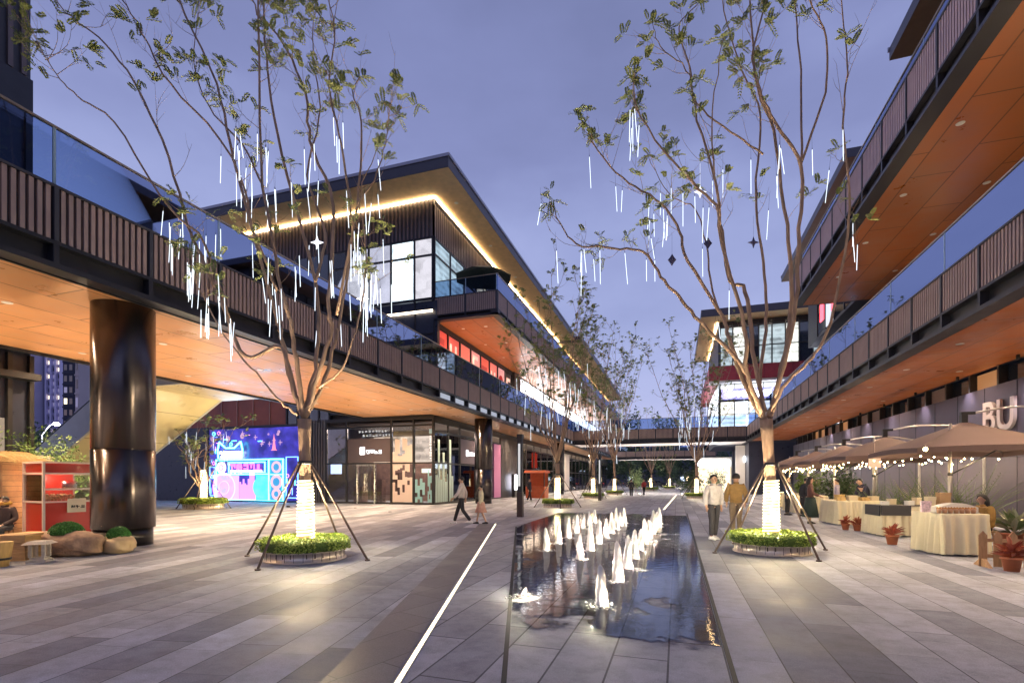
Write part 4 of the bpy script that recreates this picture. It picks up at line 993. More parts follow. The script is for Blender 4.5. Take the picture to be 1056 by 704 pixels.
class Tree:
    def __init__(s,seed): s.rg=random.Random(seed); s.wood=MB(); s.leaf=MB(); s.nodes=[]
    def limb(s,pts,r0,r1,k=5,n=7,wob=.0):
        P=catmull(pts,k); m=len(P)
        for i in range(1,m-1): P[i]=P[i]+Vector((s.rg.gauss(0,wob),s.rg.gauss(0,wob),s.rg.gauss(0,wob)))
        s.wood.tube(P,[(r0+(r1-r0)*(i/(m-1))**1.0)*.88 for i in range(m)],n); s.nodes += P[1:]
        return P
    def twigs(s,P,num,L,r=.012,start=.35,leafp=.8,nl=5,lift=.5,depth=1,leafL=.26,lets=7,ll=.055):
        m=len(P)
        for i in range(num):
            t=start+(1-start)*s.rg.random()**.8; j=min(m-2,int(t*(m-1))); p=P[j].lerp(P[j+1],s.rg.random())
            tan=(P[j+1]-P[j]).normalized(); v=(tan*.7+Vector((s.rg.gauss(0,.7),s.rg.gauss(0,.7),s.rg.gauss(lift,.4)))).normalized()
            l=L*s.rg.uniform(.5,1.3); q=[p,p+v*l*.5+Vector((s.rg.gauss(0,.06),s.rg.gauss(0,.06),0))*l,p+v*l+Vector((0,0,.18*l))]
            Q=s.limb(q,r,r*.35,3,4)
            if depth>0:
                s.twigs(Q,2,L*.5,r*.6,.3,leafp,nl,lift,depth-1,leafL,lets,ll)
            if s.rg.random()<leafp: cluster(s.leaf,Q[-1],s.rg,v,nl,leafL,lets,ll)
    def build(s,name,loc,label,group,cat='tree',lm=None):
        L=Vector(loc); r=root(name,loc,label,cat,group)
        for m,nm,mt in ((s.wood,'trunk',M_bark),(s.leaf,'crown',lm or M_leaf)):
            m.v=[(v[0]-L.x,v[1]-L.y,v[2]-L.z) for v in m.v]; m.build(nm,mt,r)
        return r
def img_tree(seed,base,forkpx,d0,limbs,name,label,fpx,dens=1.0):
    """limbs measured on the photograph: list of (pixel polyline, far depth offset, r0, r1)"""
    t=Tree(seed); bx,by=base.x,base.y
    f=at(forkpx[0],forkpx[1],d0)
    t.wood.tube(catmull([(bx,by,.0),(bx+.02,by,.7),(bx-.02,by+.01,1.6),(f.x,f.y,f.z)],5),[.15,.14,.135,.128,.125,.122,.12,.118,.116,.114,.112,.112,.112,.115,.125,.13],12)
    ends=[]
    for px,dz,r0,r1,tw in limbs:
        n=len(px); P=[]
        for i,(x,y) in enumerate(px):
            u=i/(n-1); dd=d0+dz*(u**.8) ; P.append(at(x,y,dd))
        Q=t.limb(P,r0,r1,5,7,.012)
        t.twigs(Q,max(3,int(tw*dens*1.15)),.68,.007,.42,.50,4,.35,1,.24,8,.050)
        cluster(t.leaf,Q[-1],t.rg,None,7,.28,9,.055)
        for q in Q[len(Q)//3:]: ends.append(q)
    return t,[Vector(q) for q in t.nodes]
# right main tree
TB=Vector((1.95,12.1,0)); dR=10.85
Rl=[
 ([(790,436),(774,397),(761,372),(723,333),(700,305),(681,285),(664,261),(632,256),(594,251),(579,232),(567,208)],-.6,.055,.010,11),
 ([(788,434),(768,395),(752,350),(746,328),(710,270),(698,232),(675,205),(642,184),(613,150),(610,140)],.5,.06,.010,14),
 ([(786,428),(770,385),(768,338),(744,251),(739,212),(705,179),(661,121),(652,77)],-1.2,.06,.010,14),
 ([(744,251),(741,212),(734,130),(746,39)],-1.4,.03,.008,5),
 ([(789,425),(778,374),(769,300),(753,290),(745,240),(738,190),(716,110),(712,72),(700,30),(722,0)],.9,.06,.010,12),
 ([(787,159),(753,135),(719,106),(708,72),(681,48),(673,24)],-.3,.025,.007,7),
 ([(793,430),(798,415),(812,351),(816,309),(811,232),(797,135),(780,82),(773,0),(770,-60)],.3,.07,.014,14),
 ([(800,410),(818,330),(823,251),(826,174),(801,130),(787,101),(776,60),(790,0),(800,-60)],-.9,.055,.012,12),
 ([(826,174),(825,72),(821,0),(826,-70)],1.0,.03,.010,8),
 ([(826,169),(850,97),(852,39),(835,0),(820,-50)],-.9,.03,.010,8),
 ([(792,428),(810,395),(833,374),(853,343),(868,275),(876,212),(869,130),(874,77),(869,14),(862,-40)],-1.6,.045,.008,11),
 ([(787,425),(784,380),(790,330),(787,270),(779,200),(784,120),(760,60),(745,0),(750,-50)],1.8,.05,.010,12),
 ([(761,372),(735,300),(728,250),(716,215),(690,200),(668,160)],1.6,.03,.007,9),
]
t,endsR=img_tree(21,TB,(790,432),dR,Rl,'','',0,.82)
t.build('street_tree',TB,'tall slender leafy tree in a round planter right of the fountain, hung with light tubes','slender trees in round planters')
# left main tree
TL=Vector((-7.0,8.15,0)); dL=9.95
Ll=[
 ([(313,430),(304,402),(289,358),(253,368),(227,308),(207,262),(194,232),(168,145),(136,82),(102,39),(69,14),(50,-10)],-.4,.055,.009,12),
 ([(313,430),(300,395),(289,340),(286,330),(242,169),(223,87),(185,0),(170,-60)],.6,.06,.012,14),
 ([(314,430),(306,380),(300,333),(291,300),(272,193),(267,29),(262,-50)],-.9,.06,.012,14),
 ([(314,430),(319,405),(327,362),(325,290),(291,159),(276,72),(272,0),(270,-60)],.9,.06,.012,14),
 ([(315,430),(327,390),(341,340),(339,309),(344,212),(320,145),(315,97),(291,43),(267,14),(250,-30)],-.5,.055,.011,14),
 ([(315,430),(335,390),(347,345),(351,328),(368,212),(373,126),(363,97),(372,80)],1.0,.05,.010,12),
 ([(238,333),(210,250),(175,215),(117,126),(80,100),(59,77),(37,43)],-.9,.03,.007,11),
 ([(286,300),(262,240),(238,159),(175,87),(150,40),(127,0),(115,-30)],-1.2,.03,.008,10),
 ([(368,212),(385,185),(397,150),(400,120),(396,105)],.2,.018,.006,7),
 ([(347,325),(361,252),(362,215),(352,150),(340,90),(345,30),(330,-30)],-1.4,.035,.008,12),
 ([(325,290),(335,240),(318,180),(330,110),(322,50),(330,-20)],1.6,.035,.008,12),
 ([(307,428),(290,415),(264,385),(233,348),(212,310),(200,285),(196,250)],-1.0,.028,.006,5),
 ([(272,193),(250,150),(215,110),(200,60),(205,0)],1.2,.025,.007,10),
 ([(329,400),(352,380),(370,330),(378,270),(372,200),(390,150)],-.8,.028,.007,8),
]
t,endsL=img_tree(33,TL,(314,432),dL,Ll,'','',0,1.0)
t.build('street_tree',TL,'tall slender leafy tree in a round planter at left, densely hung with light tubes','slender trees in round planters')
# generic vase-shaped street trees
def vase(seed,x,y,H,spread,label,group,nl=9,dens=1.0,far=False,lm=None,name='street_tree',leaf=1.0):
    t=Tree(seed); rg=t.rg; b=Vector((x,y,0)); f=Vector((x+rg.uniform(-.1,.1),y,H*.20))
    t.wood.tube(catmull([b,b+Vector((.03,0,H*.1)),f],4),[.14,.135,.13,.125,.12,.12,.12,.12,.12],8)
    for i in range(nl):
        a=2*math.pi*(i+rg.uniform(-.3,.3))/nl; s=spread*rg.uniform(.45,1.1); h=H*rg.uniform(.72,1.0)
        o=Vector((math.cos(a),math.sin(a),0))
        P=[f,f+o*s*.30+Vector((0,0,(h-f.z)*.28)),f+o*s*.62+Vector((0,0,(h-f.z)*.62))+Vector((rg.gauss(0,.2),rg.gauss(0,.2),0)),b+o*s+Vector((0,0,h))]
        Q=t.limb(P,.055,.011,5,5,.03)
        t.twigs(Q,int((4 if far else 9)*dens),1.3 if far else 1.0,.016,.35,.9,4 if far else 4,.5,1,.42 if far else .32,4 if far else 6,.15 if far else .08)
        cluster(t.leaf,Q[-1],rg,None,6,.45 if far else .3,4 if far else 6,.15 if far else .08)
    nodes=[n for n in t.nodes]
    r=t.build(name,(x,y,0),label,group,lm=lm); return nodes
G='slender trees in round planters'
n4=vase(41,-6.55,28.3,12.6,3.6,'slender leafy tree beyond the black lamp column, first in the far left row',G,13,1.15)
n5=vase(42,-6.8,42.8,15,4.2,'second tree of the far left row, before the footbridge',G,13,1.2)
n6=vase(43,-24.8,20.9,4.75,1.9,'bare short tree in front of the neon mural',G,8,.35)
n7=vase(44,1.6,45.5,14.6,4.6,'leafy tree in the far right row before the footbridge',G,15,1.3)
n8=vase(45,-6.3,54.0,17,4.6,'third tree of the far left row, just in front of the footbridge',G,14,1.2)
n9=vase(46,-3.6,76,12,3.2,'slender tree beyond the near footbridge, left of centre',G,8,.6,True)
n10=vase(47,-1.2,92,12,3.2,'slender tree farthest down the street, near centre',G,8,.6,True)
# meteor light tubes
M_tube=emat('meteor_tube',(.80,.90,1),1.3)
def tube_proto():
    m=MB(); m.cur=0; m.tube([(0,0,-.62),(0,0,-.605),(0,0,-.02),(0,0,0)],[.002,.0055,.0055,.004],6)
    m.cur=1; m.tube([(0,0,0),(0,0,.05)],[.006,.0045],6); m.tube([(0,0,.05),(0,0,.35)],[.002,.002],4); return m
def meteors(nodes,n,zlo,zhi,seed,label,group,k=1.0,cond=None):
    rg=random.Random(seed); proto=None; c=[p for p in nodes if zlo<p[2]<zhi and (cond is None or cond(p))]
    for i in range(n):
        p=rg.choice(c); q=(p[0]+rg.uniform(-.05,.05),p[1]+rg.uniform(-.05,.05),p[2]-.34*k)
        if proto is None: proto=tube_proto().build('meteor_light_tube',[M_tube,M_black]); o=proto
        else: o=proto.copy(); col.objects.link(o)
        o.location=q; s=k*rg.uniform(.75,1.25); o.scale=(k,k,s); o.rotation_euler=(rg.gauss(0,.05),rg.gauss(0,.05),0); tag(o,label,'light tube',group)
meteors(endsL,125,4.7,8.4,1,'thin white light tube hanging in the tall left tree','light tubes in the left tree',.95)
meteors(endsR,56,5.0,9.0,2,'thin white light tube hanging in the tall tree right of the fountain','light tubes in the right tree',.95)
meteors(n4,34,4.2,9,3,'thin white light tube in the first far left tree','light tubes in the first far left tree',1.4)
meteors(n5,28,4.5,9,4,'thin white light tube in the second far left tree','light tubes in the second far left tree',1.8)
meteors(n7,40,4.5,10,5,'thin white light tube in the far right tree','light tubes in the far right tree',1.8)
meteors(n8,24,4.5,9,6,'thin white light tube in the far left tree by the footbridge','light tubes in the tree by the footbridge',2.0)
meteors(n6,24,2.6,4.6,7,'thin white light tube in the bare tree before the mural','light tubes in the mural tree',1.0)
# star and diamond ornaments
def star(p,label,m,diamond=False):
    b=MB(); pts=[]
    for i in range(8):
        a=math.pi/4*i; r_=.13 if i%2==0 else (.045 if not diamond else .085); pts.append((r_*math.cos(a)*(.7 if diamond else 1),r_*math.sin(a)))
    n=len(pts); b.v=[(x,-.01,z) for x,z in pts]+[(x,.01,z) for x,z in pts]+[(0,-.035,0),(0,.035,0)]
    for i in range(n): j=(i+1)%n; b.face((i,j,n+j,n+i)); b.face((2*n,j,i)); b.face((2*n+1,n+i,n+j))
    b.tube([(0,0,.12),(0,0,.6)],.002,4)
    o=b.build('hanging_ornament',m,None,p); o.rotation_euler=(0,0,YAW); tag(o,label,'ornament','ornaments in the trees')
Mo=mat('ornament_dark',(.05,.05,.12),.4); Mw=mat('ornament_pale',(.8,.8,.85),.4,em=(.9,.95,1),es=.8)
star(at(730,251,dR),'dark diamond ornament left in the right tree',Mo,True); star(at(693,268,dR),'lowest dark diamond ornament in the right tree',Mo,True)
star(at(777,250,dR+.4),'dark four-point star ornament in the right tree',Mo); star(at(722,198,dR-.3),'white four-point star in the right tree',Mw)
star(at(327,250,dL),'white star ornament in the left tree',Mw); star(at(374,308,dL+.3),'white star low in the left tree',Mw)
# planters, hedges, wraps, stakes
def hedge_mesh(R_,z0,z1,rg,n=5200,lf=.045):
    m=MB()
    for i in range(n):
        a=rg.uniform(0,6.283); side=rg.random()<.45
        lump=1+.05*math.sin(5*a)+.03*math.sin(11*a+1)
        if side: r_=R_*lump*(1-.03*rg.random()); z=z0+(z1-z0)*rg.random(); r_*= 1-.10*((z-z0)/(z1-z0))**3
        else: r_=R_*lump*math.sqrt(rg.random()); z=z1-.10*(r_/R_)**4*(z1-z0)-.03*rg.random()+.03*math.sin(9*a)*r_/R_
        p=Vector((r_*math.cos(a),r_*math.sin(a),z)); nrm=Vector((math.cos(a)*(1 if side else .3),math.sin(a)*(1 if side else .3),.5 if side else 1))
        u=Vector((rg.gauss(0,1),rg.gauss(0,1),rg.gauss(0,.6))).normalized(); v=(u.cross(nrm+Vector((rg.gauss(0,.5),rg.gauss(0,.5),rg.gauss(0,.5))))).normalized()
        s=lf*rg.uniform(.5,1.2); m.poly([p-u*s*.6,p+v*s*.35,p+u*s*.6,p-v*s*.35])
    return m
def planter_proto():
    r=root('round_planter',(0,0,0),'p','planter','round steel planters under the trees')
    m=MB().lathe([(.84,.0),(.84,.025),(.80,.03),(.80,.20),(.86,.205),(.86,.225),(.78,.225)],n=56); m.cur=1
    for k in range(28): a=2*math.pi*k/28; m.box(-.004,.004,.7995,.806,.03,.2,lambda x,y,z,a=a:(x*math.cos(a)-y*math.sin(a),x*math.sin(a)+y*math.cos(a),z))
    m.build('steel_ring',[mat('planter_steel',(.68,.60,.52),.38,metal=.75,noise=.08,nscale=5,stretch=(4,4,.3)),M_dark],r)
    MB().lathe([(.80,.1),(.80,.19),(.0001,.21)],n=32).build('soil',mat('soil',(.05,.035,.025),.9),r)
    b=MB().lathe([(.86,.22),(.90,.30),(.86,.40),(.70,.44),(.001,.445)],n=32); o=b.build('hedge',mat('hedge_core',(.06,.11,.015),.9,noise=.4,nscale=12,bump=1,bscale=30),r)
    hedge_mesh(.93,.23,.47,random.Random(4)).build('hedge_leaves',M_hedge,o)
    return r
pp=planter_proto()
M_wrap=emat('string_light_glow',(1,.78,.42),6)
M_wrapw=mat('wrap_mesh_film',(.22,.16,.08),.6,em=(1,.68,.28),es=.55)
def wrap_proto():
    r=root('wrapped_string_light',(0,0,0),'w','string light','string lights wrapped round the tree trunks')
    m=MB(); P=[]
    for i in range(560):
        t=i/559; a=t*2*math.pi*17; rad=.160-.02*t+.006*math.sin(i*1.7); P.append((rad*math.cos(a),rad*math.sin(a),.46+1.22*t))
    m.tube(P,.012,5); m.build('light_cord',M_wrap,r)
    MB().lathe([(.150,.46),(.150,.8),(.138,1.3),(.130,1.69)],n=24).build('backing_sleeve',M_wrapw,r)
    return r
wp=wrap_proto()
def stake_proto():
    r=root('tree_stake_frame',(0,0,0),'s','tree stakes','leaning support poles round the trees')
    MB().lathe([(.135,1.86),(.15,1.86),(.15,1.93),(.135,1.93)],n=20).build('collar',M_black,r)
    for a in (R(20),R(110),R(200),R(290)):
        c,s=math.cos(a),math.sin(a); m=MB(); m.tube([(.13*c,.13*s,1.92),(1.34*c,1.34*s,.02)],.022,8); m.tube([(1.34*c-.0,1.34*s,.0),(1.34*c,1.34*s,.03)],.05,10); o=m.build('pole',mat('stake_metal',(.16,.12,.10),.4,metal=.5),r)
    return r
sp_=stake_proto()
spots=[((TB.x,TB.y),'right of the fountain',1,.92,150,R(8)),((TL.x,TL.y),'at left near the steel column',1,.92,150,R(-14)),((-6.55,28.3),'beyond the black lamp column',1,1.0,130,0),((-6.8,42.8),'second in the far left row',1,1.0,120,.4),
 ((-24.8,20.9),'in front of the neon mural',1,1.25,110,.2),((1.6,45.5),'in the far right row',1,1.0,120,.1),((-6.3,54),'just before the near footbridge',1,1.0,120,0),((-3.6,76),'beyond the near footbridge',1,1.1,130,0),((-1.2,92),'farthest down the street',1,1.1,130,.3)]
for i,((x,y),where,_,s,pw,rz) in enumerate(spots):
    for pr,lb in ((pp,'round steel planter with clipped bright green hedge '+where),(wp,'glowing warm string light wound round the trunk '+where),(sp_,'four leaning metal support poles round the tree '+where)):
        o=pr if i==0 else copy_tree(pr); o.location=(x,y,0); o.rotation_euler.z=rz; o['label']=lb; o.scale=(s,s,s) if pr is pp else ((1,1,s) if pr is wp else (1,1,1))
    if i<2:
        for a in (.4,2.5,4.6): lamp('SPOT',(x+.45*math.cos(a),y+.45*math.sin(a),.52),95,(1,.76,.48),rot=(R(180),0,0),spot_size=R(75),spot_blend=.8,shadow_soft_size=.03)
    for z in (.75,1.3):
        for a in (0.9,3.0,5.1): lamp('POINT',(x+.27*math.cos(a),y+.27*math.sin(a),z),pw/4.2,(1,.80,.48),shadow_soft_size=0)
# ================================================================== shrubs, trees far
def shrub(name,x,y,R_,H,n,label,cat='shrub',lm=None,group=None,z=0,lf=.1,palm=False,seed=0):
    rg=random.Random(seed+int(x*13+y*7)); r=root(name,(x,y,z),label,cat,group); m=MB(); w_=MB()
    if palm:
        for i in range(n):
            a=rg.uniform(0,6.28); e_=rg.uniform(.35,1.3); L=H*rg.uniform(.7,1.1); d=Vector((math.cos(a)*math.cos(e_),math.sin(a)*math.cos(e_),math.sin(e_)))
            P=[Vector((0,0,.1))+d*L*t+Vector((0,0,-.45*L*t*t*math.cos(e_))) for t in (0,.25,.5,.75,1)]; w_.tube(P,[.012,.01,.008,.006,.003],4)
            for j in range(14):
                t=.2+.8*j/13; k=min(3,int(t*4)); p=P[k].lerp(P[k+1],t*4-k if k<4 else 1); tn=(P[k+1]-P[k]).normalized(); sd=tn.cross(Vector((0,0,1))); sd=sd.normalized() if sd.length>.05 else Vector((1,0,0))
                for sg in (-1,1):
                    v=(sd*sg+tn*.8+Vector((0,0,-.25))).normalized()*lf*2.6*(1.1-t*.6); u=tn*lf*.14; m.poly([p-u,p+v*.5-u*.4+Vector((0,0,.01)),p+v,p+v*.5+u])
        w_.build('stem',mat('green_stem',(.10,.16,.05),.6),r)
    else:
        w_.tube([(0,0,0),(0,0,H*.6)],[.05,.02],6)
        for i in range(6): a=i*1.05; w_.tube([(0,0,H*.2),(R_*.6*math.cos(a),R_*.6*math.sin(a),H*.7)],[.02,.008],5)
        w_.build('stem',M_bark,r)
        for i in range(n):
            v=Vector((rg.gauss(0,1),rg.gauss(0,1),rg.gauss(0,1))).normalized(); q=rg.random()**.35
            lump=1+.22*math.sin(3*v.x*2+seed)+.18*math.sin(5*v.y*2+1)+.15*math.sin(7*v.z+2)
            p=Vector((v.x*R_*q*lump,v.y*R_*q*lump,H*.55+v.z*H*.45*q*lump))
            if rg.random()<.12+.25*max(0,math.sin(9*v.x+4*v.z)): continue
            u=Vector((rg.gauss(0,1),rg.gauss(0,1),rg.gauss(0,1))).normalized(); t2=u.cross(v+Vector((.2,.1,.3))).normalized(); s=lf*rg.uniform(.5,1.2)
            m.poly([p-u*s,p+t2*s*.45,p+u*s,p-t2*s*.45])
    m.build('foliage',lm or M_leaf2,r); return r
for i,(x,y,h,rr) in enumerate([(-34,36,0,0)]): pass
GT='dark trees at the far end'
for i,(x,y,R_,H) in enumerate([(-15,128,5,9),(-8,132,5,11),(-1,131,5.5,10),(6,128,5,12),(13,130,5,10),(-2,112,3.4,14.5),(-10,114,4,16)]):
    shrub('background_tree',x,y,R_,H,2600,f'dark leafy tree at the far end of the street, number {i+1} from the left' if i<5 else ('taller tree rising above the footbridge, at centre' if i==5 else 'tallest green tree rising above the footbridge at left'),'tree',M_leaf2,GT,lf=.42,seed=i)
GT2='dark trees beyond the left walkway'
for i,(px,d,H) in enumerate([(10,60,8.5),(24,58,7.5),(38,62,8),(52,60,7),(66,64,6.5)]):
    p=at(px,495,d); shrub('background_tree',p.x,p.y,4.2,H,1800,['leftmost','second','third','fourth','rightmost'][i]+' dark tree at the foot of the apartment towers','tree',M_leaf2,GT2,lf=.35,seed=20+i)
p=gnd(25,520); p=at(40,495,15.8)
shrub('bush',p.x,p.y,1.25,2.9,5200,'leafy green bush behind the red popcorn cart','bush',leafmat('leaf_bright',(.05,.12,.02),(.16,.26,.05)),None,lf=.07,seed=3)
shrub('topiary',-5.0,66,1.0,2.9,1500,'round pale green topiary beyond the near footbridge','topiary',leafmat('leaf_pale',(.16,.26,.10),(.34,.44,.18)),None,lf=.12,seed=5)
shrub('bush',1.4,52.5,1.2,2.6,1800,'dark green bush beside the far right tree','bush',M_leaf2,None,lf=.14,seed=6)
# right side planting behind the stalls
gp='potted plants along the right wall'
for i,(px,d,R_,H,palm,lm,lb) in enumerate([(968,15.6,.9,2.0,True,M_leaf2,'dark green palm under the large umbrella, behind the first table'),(945,17.2,.7,1.5,True,M_straw,'straw-yellow grass clump left of the dark palm'),(908,17.8,.6,1.55,True,MATS['leaf_bright'],'bright green palm behind the second table'),(890,21,.7,1.6,True,M_leaf2,'dark palm behind the leaning vendor'),(930,19.5,.7,1.7,True,MATS['leaf_bright'],'green palm between the second and first tables'),(868,24.5,.8,1.9,False,M_leaf2,'dark bush behind the third table'),(1000,15.0,.8,1.9,True,M_leaf2,'dark palm close behind the seated vendor'),(835,31,.9,2.0,False,MATS['leaf_bright'],'bright bush far along the right wall'),(738,60,1.1,2.4,False,M_leaf2,'green bush far down beneath the footbridge')]):
    p=at(px,495,d); shrub('palm_plant' if palm else 'bush',p.x,p.y,R_*1.1,H*1.12,58 if palm else 2200,lb,'plant',lm,gp,lf=.10,palm=palm,seed=40+i)
# ================================================================== people
def skin(name,verts,edges,rad,m,parent,root_i=0,subd=2,extra=None):
    me=bpy.data.meshes.new(name); me.from_pydata([tuple(v) for v in verts],edges,[]); o=bpy.data.objects.new(name,me); col.objects.link(o)
    sk=o.modifiers.new('s','SKIN'); sk.use_smooth_shade=True
    sv=me.skin_vertices[0].data
    for i,r_ in enumerate(rad): sv[i].radius=(r_,r_) if not hasattr(r_,'__len__') else r_; sv[i].use_root=(i==root_i)
    ss=o.modifiers.new('u','SUBSURF'); ss.levels=subd; ss.render_levels=subd
    dg=bpy.context.evaluated_depsgraph_get(); me2=bpy.data.meshes.new_from_object(o.evaluated_get(dg)); bpy.data.objects.remove(o)
    if extra:
        v=[tuple(q.co) for q in me2.vertices]; f=[tuple(p.vertices) for p in me2.polygons]; n=len(v)
        v+=extra.v; f+=[tuple(n+i for i in q) for q in extra.f]; me3=bpy.data.meshes.new(name); me3.from_pydata(v,[],f); me2=me3
    me2.polygons.foreach_set('use_smooth',[True]*len(me2.polygons)); me2.materials.clear(); me2.materials.append(m); me2.name=name
    q=bpy.data.objects.new(name,me2); col.objects.link(q); q.parent=parent; return q
M_skin=mat('skin',(.52,.32,.22),.5); M_hair=mat('hair',(.012,.010,.009),.5); M_shoe=mat('shoe_white',(.7,.7,.7),.5); M_shoeb=mat('shoe_black',(.02,.02,.02),.5)
def person(x,y,rz,label,H=1.72,top=None,bottom=None,shoes=None,hair='short',arms=None,legs=None,lean=0.0,seat=None,skirt=None,face=True,bulk=1.0,group=None,z0=0,headturn=0,longcoat=0):
    """figure facing local -Y"""
    r=root('person',(x,y,z0),label,'person',group,rz); S=H/1.72
    hipz=.93 if seat is None else seat+.10
    Rl=Matrix.Rotation(-lean,3,'X') # lean forward (towards -Y)
    def up(p): v=Vector((p[0],p[1],p[2]-.95)); v=Matrix.Rotation(lean,3,'X')@v; return Vector((v.x,v.y,v.z+hipz))*S
    pel,wai,che,nec,hb,hd,ht=[up(p) for p in ((0,0,.95),(0,0,1.10),(0,.0,1.30),(0,.01,1.44),(0,0,1.50),(0,-.015,1.60),(0,-.005,1.685))]
    sh=[up((s*.165,.01,1.39)) for s in (-1,1)]
    A=arms or [(( -.23,.03,1.12),(-.22,-.03,.87)),((.23,.03,1.12),(.22,-.03,.87))]
    el=[up(a[0]) for a in A]; wr=[up(a[1]) for a in A]
    Lg=legs or [((-.09,0,.49),(-.10,.02,.08)),((.09,0,.49),(.10,.02,.08))]
    hp=[Vector((s*.09,0,hipz-.03))*S for s in (-1,1)]; kn=[Vector(l[0])*S for l in Lg]; an=[Vector(l[1])*S for l in Lg]
    hand=[w_+(w_-e_).normalized()*.075*S for w_,e_ in zip(wr,el)]
    V=[pel,wai,che,nec,hb,hd,ht]+[sh[0],el[0],wr[0],hand[0],sh[1],el[1],wr[1],hand[1],hp[0],kn[0],an[0],hp[1],kn[1],an[1]]
    E=[(0,1),(1,2),(2,3),(3,4),(4,5),(5,6),(2,7),(7,8),(8,9),(9,10),(2,11),(11,12),(12,13),(13,14),(0,15),(15,16),(16,17),(0,18),(18,19),(19,20)]
    Rr=[.11,.10,.12,.055,.058,.088,.062,.055,.042,.028,.036,.055,.042,.028,.036,.075,.052,.036,.075,.052,.036]
    ex=MB()
    for k in (0,1):          # fingers
        w_,h_=wr[k],hand[k]; d=(h_-w_).normalized(); sd=Vector((0,1,0)) if abs(d.y)<.8 else Vector((1,0,0)); sd=(sd-d*sd.dot(d)).normalized(); nn=d.cross(sd)
        for j,(o_,l) in enumerate(((-.026,.062),(-.009,.074),(.009,.070),(.026,.055))):
            a=h_+sd*o_*S-d*.01; ex.tube([a,a+d*l*.55*S,a+(d*l+nn*(.016 if k else -.016))*S],[.009*S,.0085*S,.007*S],5)
        a=h_-d*.05-sd*.02; ex.tube([a,a-sd*.03*S+d*.02,a-sd*.036*S+d*.055*S],[.011*S,.010*S,.008*S],5)
    fwd=Matrix.Rotation(headturn,3,'Z')@Vector((0,-1,0)); sdv=Vector((-fwd.y,fwd.x,0)); hc=hd+Vector((0,0,.0))
    ex.tube([hc+fwd*.085*S+Vector((0,0,.012)),hc+fwd*.108*S-Vector((0,0,.018)),hc+fwd*.09*S-Vector((0,0,.026))],[.008,.013,.006],6)
    for s in (-1,1): ex.ball(hc+sdv*s*.088*S-Vector((0,0,.005)),.022*S,8,6,.5,1,1.3)
    body=skin('body',V,E,[q*S for q in Rr],M_skin,r,0,2,ex)
    if face:
        m=MB()
        for s in (-1,1): m.ball(hc+fwd*.083*S+sdv*s*.032*S+Vector((0,0,.014)),.010*S,8,6)
        m.build('eyes',mat('eye_dark',(.02,.015,.01),.2),body)
        m=MB(); m.tube([hc+fwd*.080*S-sdv*.022+Vector((0,0,-.046)),hc+fwd*.090*S+Vector((0,0,-.048)),hc+fwd*.080*S+sdv*.022+Vector((0,0,-.046))],.006,6); m.build('mouth',mat('lips',(.40,.12,.10),.5),body)
    # top garment
    b=bulk; hem=wai if longcoat==0 else pel
    TV=[up((0,0,.90 if not longcoat else .95-longcoat)),up((0,0,1.0)),up((0,0,1.12)),up((0,.005,1.28)),up((0,.01,1.39)),up((0,.01,1.455)),sh[0],el[0],wr[0]+(el[0]-wr[0])*.12,sh[1],el[1],wr[1]+(el[1]-wr[1])*.12]
    if seat is not None: TV[0]=up((0,0,.93))
    skin('jacket',TV,[(0,1),(1,2),(2,3),(3,4),(4,5),(3,6),(6,7),(7,8),(3,9),(9,10),(10,11)],
         [(.155*b*S,.115*b*S),(.152*b*S,.115*b*S),(.145*b*S,.112*b*S),(.165*b*S,.12*b*S),(.125*b*S,.095*b*S),(.07*S,.07*S),.078*b*S,.062*b*S,.05*b*S,.078*b*S,.062*b*S,.05*b*S],top,r,2)
    m=MB(); m.lathe([(.062*S,-.015),(.075*S,.0),(.072*S,.045*S),(.062*S,.045*S)],tuple(up((0,.012,1.445))),14); m.build('collar',top,r)
    if skirt:
        m=MB(); m.lathe([(.155*S,0),(.20*S,-.25*S),(.27*S,-skirt*S),(.25*S,-skirt*S)],tuple(up((0,0,.98))),20); m.build('skirt',bottom,r)
    else:
        skin('trousers',[Vector((0,0,hipz+.03))*S,hp[0],(hp[0]+kn[0])/2,kn[0],an[0]+Vector((0,0,.01)),hp[1],(hp[1]+kn[1])/2,kn[1],an[1]+Vector((0,0,.01))],[(0,1),(1,2),(2,3),(3,4),(0,5),(5,6),(6,7),(7,8)],
             [(.135*S,.105*S),.098*S,.09*S,.072*S,.062*S,.098*S,.09*S,.072*S,.062*S],bottom,r,2)
    for k in (0,1):
        a=an[k]; m=MB(); d=Vector((0,-1,0))
        base=len(m.v); pr=[(-.085,.03,.055),(-.05,.045,.085),(.04,.048,.08),(.12,.046,.055),(.175,.03,.035)]
        P=[]
        for (u,w_,h_) in pr: P.append((u*S,w_*S,h_*S))
        nn=8
        for (u,w_,h_) in P:
            for j in range(nn):
                an_=2*math.pi*j/nn; m.v.append((a.x+w_*math.cos(an_),a.y-u,max(a.z-.08*S+.002,a.z-.075*S+h_*.5+h_*.55*math.sin(an_))))
        for i in range(len(P)-1):
            for j in range(nn): j2=(j+1)%nn; m.face((i*nn+j,i*nn+j2,(i+1)*nn+j2,(i+1)*nn+j),True)
        m.face(tuple(reversed(range(nn)))); m.face(tuple((len(P)-1)*nn+j for j in range(nn))); m.build('shoe',shoes or M_shoe,r)
    # hair
    m=MB(); c=hc+Vector((0,0,.022))-fwd*.012
    rows=9; nn=18; base=0
